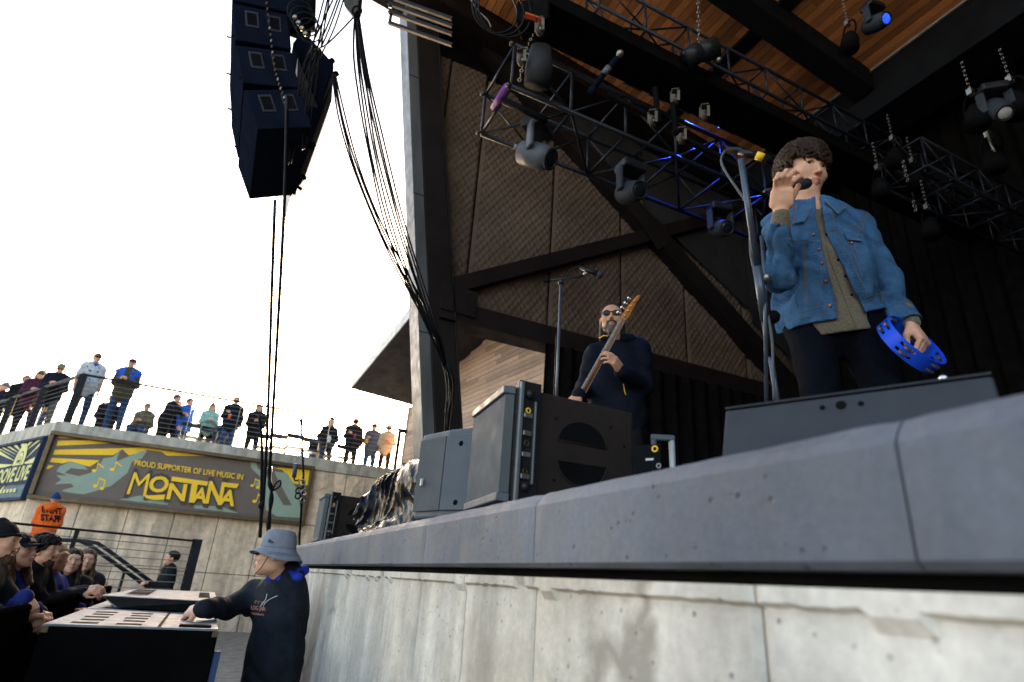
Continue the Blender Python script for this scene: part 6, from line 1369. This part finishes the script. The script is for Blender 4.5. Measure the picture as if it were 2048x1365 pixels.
# ------------------------------------------------------------------ man with bucket hat leaning by the stage
def hatman():
    c = at(549, 1112, 3.95); nb = at(574, 1156, 4.02); f = nrm(V(*(Bk*.62-Rr*.78)[:2], 0)); r = V(f[1], -f[0], 0); s = 1.0
    pel = at(545, 1338, 3.86); pel[2] = nb[2]-.52
    J = {'s': 1.08, 'f': f, 'r': r, 'u': UP, 'pel': pel, 'nb': nb-UP*.01, 'chest': pel*.36+nb*.64-UP*.03, 'head': c}
    J['shR'] = at(504, 1196, 4.12); J['shL'] = at(580, 1202, 3.92); J['elR'] = at(456, 1216, 3.92); hw = onZ(418, 1219, ST+.07); J['wrR'] = at(408, 1216, (hw-CC).dot(-Bk)); J['elL'] = at(570, 1330, 3.80); J['wrL'] = at(520, 1400, 3.7)
    g0 = V(pel[0], pel[1], 0); hgt = pel[2]; J['hipR'] = pel+r*.09; J['hipL'] = pel-r*.09
    for sd, e in (('R', 1), ('L', -1)): J['kn'+sd] = g0+r*.12*e+UP*hgt*.5; J['an'+sd] = g0+r*.13*e+UP*.09
    J['hdR'] = nrm(at(366, 1226, 3.62)-J['wrR']); J['hnR'] = nrm(UP*.75+Bk*.5); J['cuR'] = (.42, .50, .52, .55)
    def ex(root, J, P, R):
        # bucket hat
        def rg_(rad, y_, z_, tilt=0): return [(rad*.96*math.cos(a), -.010+rad*1.1*math.sin(a)+y_, z_+tilt*math.sin(a)) for a in np.linspace(0, 2*math.pi, 33)[:-1]]
        prof = [(.002, .155), (.045, .152), (.068, .142), (.078, .120), (.085, .080), (.089, .050), (.090, .042), (.103, .026), (.122, .006), (.134, -.008), (.131, -.010), (.118, .003), (.098, .024), (.085, .042)]
        v = []; fc = []
        for j, (rad, z_) in enumerate(prof):
            for i in range(32):
                a = 2*math.pi*i/32; wv = .010*math.sin(a*3+1)*max(0, (.03-z_)/.04); sq = .9 if z_ < .04 else 1
                droop = (.020*math.sin(a)) if z_ < .04 else 0
                v.append(P(rad*1.02*math.cos(a), -.012+rad*1.17*math.sin(a), z_+wv+droop*max(0, (.04-z_)/.05)))
        n = 32
        for j in range(len(prof)-1):
            for i in range(n): fc.append([j*n+i, (j+1)*n+i, (j+1)*n+(i+1) % n, j*n+(i+1) % n])
        h = put('bucket_hat', v, fc, C_hat, root, True)
        for rad, z_ in ((.112, .015), (.121, .006), (.0905, .046)): MB().tube([P(rad*1.03*math.cos(a), -.012+rad*1.18*math.sin(a), z_+.0015) for a in np.linspace(0, 2*math.pi, 33)], .0011, 4, cap=False).build('stitch_row', mat('hat_thread', (.11, .12, .17), .9), h)
        for k in range(3): o_ = .010*k; prism([P(-.0955, .012+o_, .068), P(-.0955, .020+o_, .068), P(-.092, .012+o_+.004, .076+.006*k), P(-.092, .006+o_+.003, .076+.006*k)], -R[0]*.002).build('emblem_stripe', M_navyp, h)
        MB().tube([P(-.090, .012, .030), P(-.084, .030, -.030), P(-.070, .050, -.075), P(-.040, .078, -.108), P(-.01, .085, -.125)], .0025, 5).build('chin_cord', M_black, root, True)
        for e in (-1, 1): MB().ball(P(e*.036, .088, .008), (.026, .008, .017), R, 12, 8).build('sunglasses', M_blackgloss, root, True)
        MB().tube([P(-.060, .080, .014), P(-.080, .01, .008)], .003, 5).build('temple', M_blackgloss, root, True)
        S = SDF(); pts = [nb+(r*math.cos(a)*.10+f*math.sin(a)*.10)+UP*(.022-.035*math.sin(a)) for a in np.linspace(-4.4, 1.3, 12)]; [S.cone(a, b, .034, .034, .01) for a, b in zip(pts[:-1], pts[1:])]
        S.cone(nb-r*.06+f*.02-UP*.02, at(597, 1155, 3.9), .05, .03, .03); putm('blue_hood', S.mesh(.008), C_royal, root)
        for q in ([at(534, 1188, 3.86), at(531, 1200, 3.84), at(520, 1214, 3.83)], [at(549, 1186, 3.86), at(553, 1192, 3.84)], [at(555, 1192, 3.80), at(538, 1200, 3.81), at(528, 1210, 3.82), at(526, 1222, 3.82)]): MB().tube(smoothpts(q, 3), .0035, 5).build('white_drawcord', M_fascia, root, True)
    root, J, R, P = person('man in a grey bucket hat and black jacket, one hand resting on the subwoofer', g0, f[:2], 1.78, F_('black_softshell', (.010, .013, .020)), C_blk, 1, J=J, cell=.009, headdir=tuple(nrm(-Rr*.93+Bk*.22+UP*.16)), extra=ex, fine=True, glasses=True, puffy=.050, hem=.12)
    jk = [o for o in root.children if o.name.startswith('jacket')][0]; bj = bvh(jk)
    def fn(x0_, x1_, y0_, y1_):
        def g(u, v, w):
            q = hit(bj, x0_+(x1_-x0_)*u, y1_+(y0_-y1_)*v+(x0_+(x1_-x0_)*u-x0_)*.14, .0015+(.001 if w else 0)); return q if q is not None else at(x0_+(x1_-x0_)*u, y1_+(y0_-y1_)*v, 3.8)
        return g
    M_logo = mat('salmon_print', (.55, .20, .13), .7, bst=0)
    text('LOG JAM', fn(503, 531, 1211, 1222), M_logo, jk, 'lettering', .0); text('PRESENTS', fn(503, 528, 1225, 1229), M_logo, jk, 'lettering', .0)
    for x_, y_ in ((513, 1205), (519, 1206), (526, 1207), (532, 1208)):
        q = hit(bj, x_, y_); MB().ring(q, Bk, .009, .0018, 12, 4).build('emblem_log', M_logo, jk) if q is not None else 0
hatman()
# ------------------------------------------------------------------ audience at the barrier
def onlook(label, px, py, D, top_m, hair, hat=None, sk=0, f=(.85, -.35), H=None, long_=False, beard=None, pitch=.12, cell=.014, wr=None, glasses=False, lean=.22, group=None, headdir=None):
    c = at(px, py, D); f3 = nrm(V(f[0], f[1], 0)); H = H or max(1.55, (c[2])/.90)
    base = c-f3*(lean*.75+.02); base[2] = 0
    J = joints(base, f, H, 'rail', lean); dlt = c-J['head']; 
    for k_ in ('pel', 'chest', 'nb', 'head', 'shL', 'shR', 'elL', 'elR', 'wrL', 'wrR', 'hipL', 'hipR'): J[k_] = J[k_]+dlt*V(1, 1, 1)
    for sd in 'LR':
        if wr and wr.get(sd): J['wr'+sd] = at(*wr[sd][:3]); mid = (J['sh'+sd]+J['wr'+sd])/2; J['el'+sd] = mid-UP*.14-f3*.03; J['hd'+sd] = nrm(V(*wr[sd][3])) if len(wr[sd]) > 3 else nrm(J['wr'+sd]-J['el'+sd]); J['hn'+sd] = UP*.7+Bk*.4
    return person(label, base, f, H, top_m, C_jean, sk, hair=hair, hat=hat, cell=cell, J=J, headdir=headdir or f, hairlong=long_, beard=beard, pitch=pitch, fine=True, glasses=glasses, puffy=.028)
wv = lambda *v: tuple((Rr*v[0]+Uu*v[1]+Bk*v[2]).tolist())
onlook('bearded man in a black beanie at the left edge of the front row', 3, 1088, 3.7, C_blk, None, beanie(C_blk), 0, f=(.95, -.25), beard=H_brown)
onlook('woman in a navy flat-brimmed cap leaning on the barrier in the front row', 40, 1104, 4.0, C_royal if False else F_('deep_blue_hoodie', (.012, .02, .12)), H_brown, cap(C_navy, M_beige if False else C_beige), 1, f=(.92, -.40), long_=True, wr={'L': (50, 1196, 3.55, wv(.6, -.75, .1)), 'R': (70, 1222, 3.6, wv(.5, -.8, .2))}, pitch=.18)
onlook('curly haired man with short beard and open mouth in the front row', 90, 1104, 4.75, C_blk, None, None, 0, f=(.93, -.35), beard=H_dark, pitch=.15, wr={'L': (166, 1186, 4.9, wv(.95, .15, 0)), 'R': (170, 1180, 5.0, wv(.95, .15, -.1))})
_c = at(90, 1104, 4.75); curly(_c, frame(nrm(V(.93, -.35, .15))), 1.05, H_blk, [o for o in bpy.data.objects if o.get('label', '').startswith('curly haired man')][0], n=170, curl=.02, thick=.011, seed=9, front=.05)
onlook('shadowed woman with tied back hair between the curly haired man and the smiling woman', 112, 1118, 5.0, F_('royal_blue_jacket', (.012, .03, .22)), H_blond, None, 2, f=(.90, -.45))
onlook('smiling woman with long brown hair in the front row', 143, 1124, 5.5, C_blk, H_dark, None, 1, f=(.35, -.95), long_=True, headdir=(.35, -.95))
onlook('girl with long hair at the far end of the front row', 172, 1122, 6.0, F_('charcoal_top', (.015, .015, .02)), H_brown, None, 1, f=(.30, -.95), long_=True, headdir=(.30, -.95), wr={'L': (172, 1180, 5.6, wv(.95, .1, 0)), 'R': (178, 1185, 5.6, wv(.95, .1, 0))})
# ------------------------------------------------------------------ people by the side stairs
c_ = at(118, 1000, 11.2); H_ = 1.8; b_ = V(c_[0], c_[1]+.2, .97)
def backtext(root, J, P, R):
    hd = [o for o in root.children if o.name.startswith('jacket')][0]; bj = bvh(hd)
    def fn(x0_, x1_, y0_, y1_):
        def g(u, v, w): q = hit(bj, x0_+(x1_-x0_)*u, y1_+(y0_-y1_)*v+4*u, .004+(.004 if w else 0)); return q if q is not None else at(x0_+(x1_-x0_)*u, y1_+(y0_-y1_)*v, 11)
        return g
    text('EVENT', fn(84, 124, 1013, 1026), C_blk, hd, 'lettering', .05); text('STAFF', fn(82, 122, 1028, 1042), C_blk, hd, 'lettering', .05)
    S = SDF(); S.ell(J['nb']-J['f']*.07-UP*.01, (.11, .09, .07), None, .02); putm('hood', S.mesh(.014), C_orange, root)
zt_ = at(118, 985, 11.2)[2]; 
person('event steward in an orange hoodie and blue beanie, seen from behind by the wall', (at(89, 1060, 11.3)[0], at(89, 1060, 11.3)[1], .97), (.1, 1), zt_-.97, C_orange, C_jean, 0, 'hold', None, beanie(F_('blue_beanie', (.01, .04, .14))), cell=.013, extra=backtext, glasses=False, puffy=.045, hem=.06)
c_ = at(347, 1109, 9.9); person('woman with dark tied hair in a black jacket behind the pit railing', (c_[0], c_[1], c_[2]-1.56), (-.9, -.35), 1.62, C_blk, C_blk, 3, 'hold', H_blk, None, cell=.014, headdir=(-.95, -.25), pitch=.1)
# ------------------------------------------------------------------ people on the upper deck
def deckp(label, px, py, top_m, leg_m, hair, hat=None, pose='hold', f=(.15, -1), sk=0, H=1.76, sit=False, **k):
    Hs = H if not sit else H*.76
    r = ray(px, py); Dd = (DZ+Hs-CC[2])/r[2]; p = CC+r*Dd
    while p[1] < DY+.45: Hs += .02; Dd = (DZ+Hs-CC[2])/r[2]; p = CC+r*Dd
    if px < 150: 
        for _ in range(200):
            if (p-CA).dot(ln) > -.40: Hs += .02; Dd = (DZ+Hs-CC[2])/r[2]; p = CC+r*Dd
    H2 = Hs if not sit else Hs/.76
    return person(label, (p[0], p[1], DZ), f, min(H2, 2.0), top_m, leg_m, sk, pose, hair, hat, sit=sit, cell=.017, group=None, **{'puffy': .034, **k})
ckhaki = cap(C_khaki); cblk = cap(C_blk)
deckp('person in a green beanie and dark coat at the left end of the deck railing', 10, 747, C_green, C_blk, H_brown, beanie(C_grey), 'hold', (.3, -1), 1)
deckp('man in a grey beanie and navy jacket turned away at the deck railing', 28, 733, C_navy, C_jean, None, beanie(C_grey), 'pockets', (-.6, -.5), 0)
deckp('woman in cap and sunglasses with maroon fleece and camouflage bag', 86, 741, C_maroon, C_blk, H_blond, ckhaki, 'hold', (.2, -1), 0, glasses=True, hairlong=True)
deckp('man in a khaki cap looking down at his phone by the deck railing', 126, 728, C_navy, F_('grey_green_trousers', (.06, .07, .07)), None, ckhaki, 'hold', (.1, -1), 0, glasses=True, pitch=-.4)
def bandana(root, J, P, R):
    S = SDF(); [S.cone(J['nb']+V(.09*math.cos(a), .08*math.sin(a), -.0), J['nb']+V(.09*math.cos(a+.6), .08*math.sin(a+.6), 0), .035, None, .01) for a in np.arange(0, 6.3, .6)]; S.cone(J['nb']+J['f']*.08, J['nb']+J['f']*.12-UP*.11, .05, .01, .02); putm('bandana', S.mesh(.012), C_vest, root)
    jk = [o for o in root.children if o.name.startswith('tee')][0]; bj = bvh(jk); cc = J['chest']; px0, py0, _ = pix(*cc)
    for k, (dx, dy, w_) in enumerate(((0, -22, 16), (2, -12, 12), (3, -4, 10), (4, 5, 12), (3, 13, 9), (2, 22, 11))):
        q = [hit(bj, px0+dx+x, py0+dy+y, .006) for x, y in ((-w_, -2), (w_, 1), (w_, 4), (-w_, 1))]
        if all(x is not None for x in q): prism(q, Bk*.003).build('shirt_print', M_navyp, jk)
deckp('man in a white printed tee and blue bandana at the railing corner', 198, 707, C_tee, C_jean, None, ckhaki, 'down', (.35, -1), 0, glasses=True, sleeves=False, topname='tee', extra=bandana, H=1.84)
def vestx(root, J, P, R):
    s = J['s']; S = SDF(); torso(S, J, .045); [S.cone(J['sh'+sd], J['sh'+sd]*.7+J['el'+sd]*.3, .085, .075, .02) for sd in 'LR']
    n0 = J['chest']
    def post(X, Y, Z, F): a = (X-n0[0])*J['r'][0]+(Y-n0[1])*J['r'][1]; b = (X-n0[0])*J['f'][0]+(Y-n0[1])*J['f'][1]; return np.maximum(F+wr(X, Y, Z, .008, 30, 0)+.006*np.sin(Z*60), np.where(b > 0, .06-np.abs(a), -1))
    putm('vest', S.mesh(.015, post), C_vest, root)
    S = SDF(); S.cone(J['pel']-UP*.02, J['pel']+UP*.08, .20, .19, .04, flat=(J['f'], .7)); putm('tied_camouflage_jacket', S.mesh(.016, lambda X, Y, Z, F: F+wr(X, Y, Z, .02, 22, 1)), C_camo, root)
deckp('man in a blue puffer vest over olive shirt with camouflage jacket at the waist', 268, 718, C_olive, C_jean, None, cap(C_maroon), 'hold', (-.05, -1), 0, H=1.82, extra=vestx)
deckp('man in a dark coat bending towards the blond woman on the deck', 345, 787, C_blk, C_blk, H_dark, None, 'rail', (.8, -.5), 0, lean=.35)
deckp('blond woman in a black coat seated on the deck', 358, 798, C_blk, C_blk, H_blond, None, 'hold', (.2, -1), 1, hairlong=True)
deckp('child with ponytail in a blue jacket behind the seated couple', 382, 797, C_vest, C_jean, H_brown, None, 'down', (.8, -.6), 1)
deckp('woman in a pompom beanie and mint jacket on the deck', 427, 808, C_mint, C_blk, H_blond, beanie(C_grey, True), 'hold', (.2, -1), 1, H=1.66, hairlong=True)
def redc(root, J, P, R): S = SDF(); S.cone(J['nb']-UP*.02, J['nb']+J['f']*.10-UP*.13, .085, .03, .03); putm('orange_lining', S.mesh(.013), C_orange, root)
deckp('man in a navy jacket with orange lining holding a drink can', 475, 794, C_navy, C_jean, H_dark, None, 'drink', (0, -1), 0, extra=redc, puffy=.04)
deckp('woman in a black jacket with long hair standing by the sun glare', 521, 809, C_blk, C_blk, H_brown, None, 'hold', (0, -1), 0, hairlong=True)
def openw(root, J, P, R): S = SDF(); S.cone(J['chest']+J['f']*.09+UP*.05, J['pel']+J['f']*.12+UP*.05, .06, .07, .02, flat=(J['f'], .6)); putm('white_shirt', S.mesh(.013), C_white, root)
deckp('long haired person in a black coat over white shirt, right of the empty seats', 664, 838, C_blk, C_jean, H_brown, None, 'pockets', (.1, -1), 0, hairlong=True, extra=openw)
deckp('stout man in a red cap and black pullover holding a red can', 713, 837, C_blk, C_blk, None, cap(C_red), 'drink', (-.1, -1), 0, glasses=True, puffy=.045)
deckp('man in a black cap and slate pullover holding a beer cup', 750, 847, F_('slate_pullover', (.06, .07, .095)), C_jean, None, cblk, 'drink', (-.2, -1), 0, glasses=True)
deckp('woman in a patterned beige jacket at the right end of the railing', 779, 850, C_beige, C_blk, H_blond, None, 'hold', (-.3, -1), 0, H=1.68)
deckp('person in a dark hooded coat between the grey beanie and the maroon fleece', 56, 752, C_blk, C_blk, H_dark, None, 'hold', (.4, -1), 2)
deckp('person in a brown coat half hidden behind the man with the phone', 108, 752, F_('brown_coat', (.06, .035, .02)), C_jean, H_brown, None, 'down', (-.4, -1), 1)
deckp('seated person in black low behind the railing, left of the blue puffer vest', 228, 790, C_blk, C_blk, H_blk, None, 'hold', (.2, -1), 2, sit=True)
deckp('seated person in a camouflage coat low behind the railing, right of the puffer vest', 298, 806, C_camo, C_jean, None, ckhaki, 'hold', (-.2, -1), 0, sit=True)
deckp('seated person in grey low between the mint jacket and the navy jacket', 452, 836, C_grey, C_blk, H_brown, None, 'hold', (.1, -1), 1, sit=True)
deckp('seated person in dark clothes left of the person in the white shirt', 640, 866, C_blk, C_jean, H_brown, None, 'hold', (.1, -1), 1, sit=True)
# drinks in hand
for lab, px, py, m in (('orange drink can held by the man in the navy jacket', 459, 833, C_orange), ('red can held by the stout man', 710, 872, C_red), ('beer cup held by the man in the slate pullover', 734, 882, M_yellow)):
    p = onY(px, py, DY+.35); o = thing('drink', lab, 'drink', p); MB().tube([p-UP*.06, p+UP*.05], .032, 12).build('can', m, o, True); MB().tube([p+UP*.05, p+UP*.055], .030, 12).build('lid', M_chrome, o, True)
# folding seats on the deck
for i, (px, py) in enumerate(((560, 868), (592, 868), (624, 876), (655, 884), (455, 858), (422, 854), (385, 846), (530, 868), (690, 890))):
    p = onZ(px, py, DZ+.92); o = thing('deck_chair', ['first empty black seat right of the sun glare', 'second empty black seat right of the sun glare', 'third empty black seat right of the sun glare', 'black seat before the person in the white shirt', 'black seat below the man in the navy jacket', 'black seat below the woman in mint', 'black seat below the child with ponytail', 'black seat below the woman in the long haired black jacket', 'black seat below the stout man'][i], 'chair', (p[0], p[1], DZ), 'folding seats on the upper deck')
    if p[1] < DY+.6: p = onY(px, py, DY+.8); p[2] = DZ+.92
    q = [p+V(x_, .05*(1-(x_/.24)**2), 0) for x_ in np.linspace(-.24, .24, 7)]
    mb = MB()
    for a, b in zip(q[:-1], q[1:]): mb.hexa([a-UP*.14, b-UP*.14, b-UP*.14+V(0, .02, 0), a-UP*.14+V(0, .02, 0), a, b, b+V(0, .02, 0), a+V(0, .02, 0)])
    mb.build('backrest', M_blackgloss, o); MB().bbox(p-V(.22, .42, .48), p-V(-.22, .02, .44)).build('seat', M_blackgloss, o, bevel=.01)
    for e in (-1, 1): MB().tube([p+V(.23*e, .02, -.05), p+V(.23*e, -.05, -.92)], .012, 6).build('leg', M_metal, o); MB().tube([p+V(.23*e, -.4, -.45), p+V(.23*e, .05, -.92)], .012, 6).build('leg', M_metal, o)
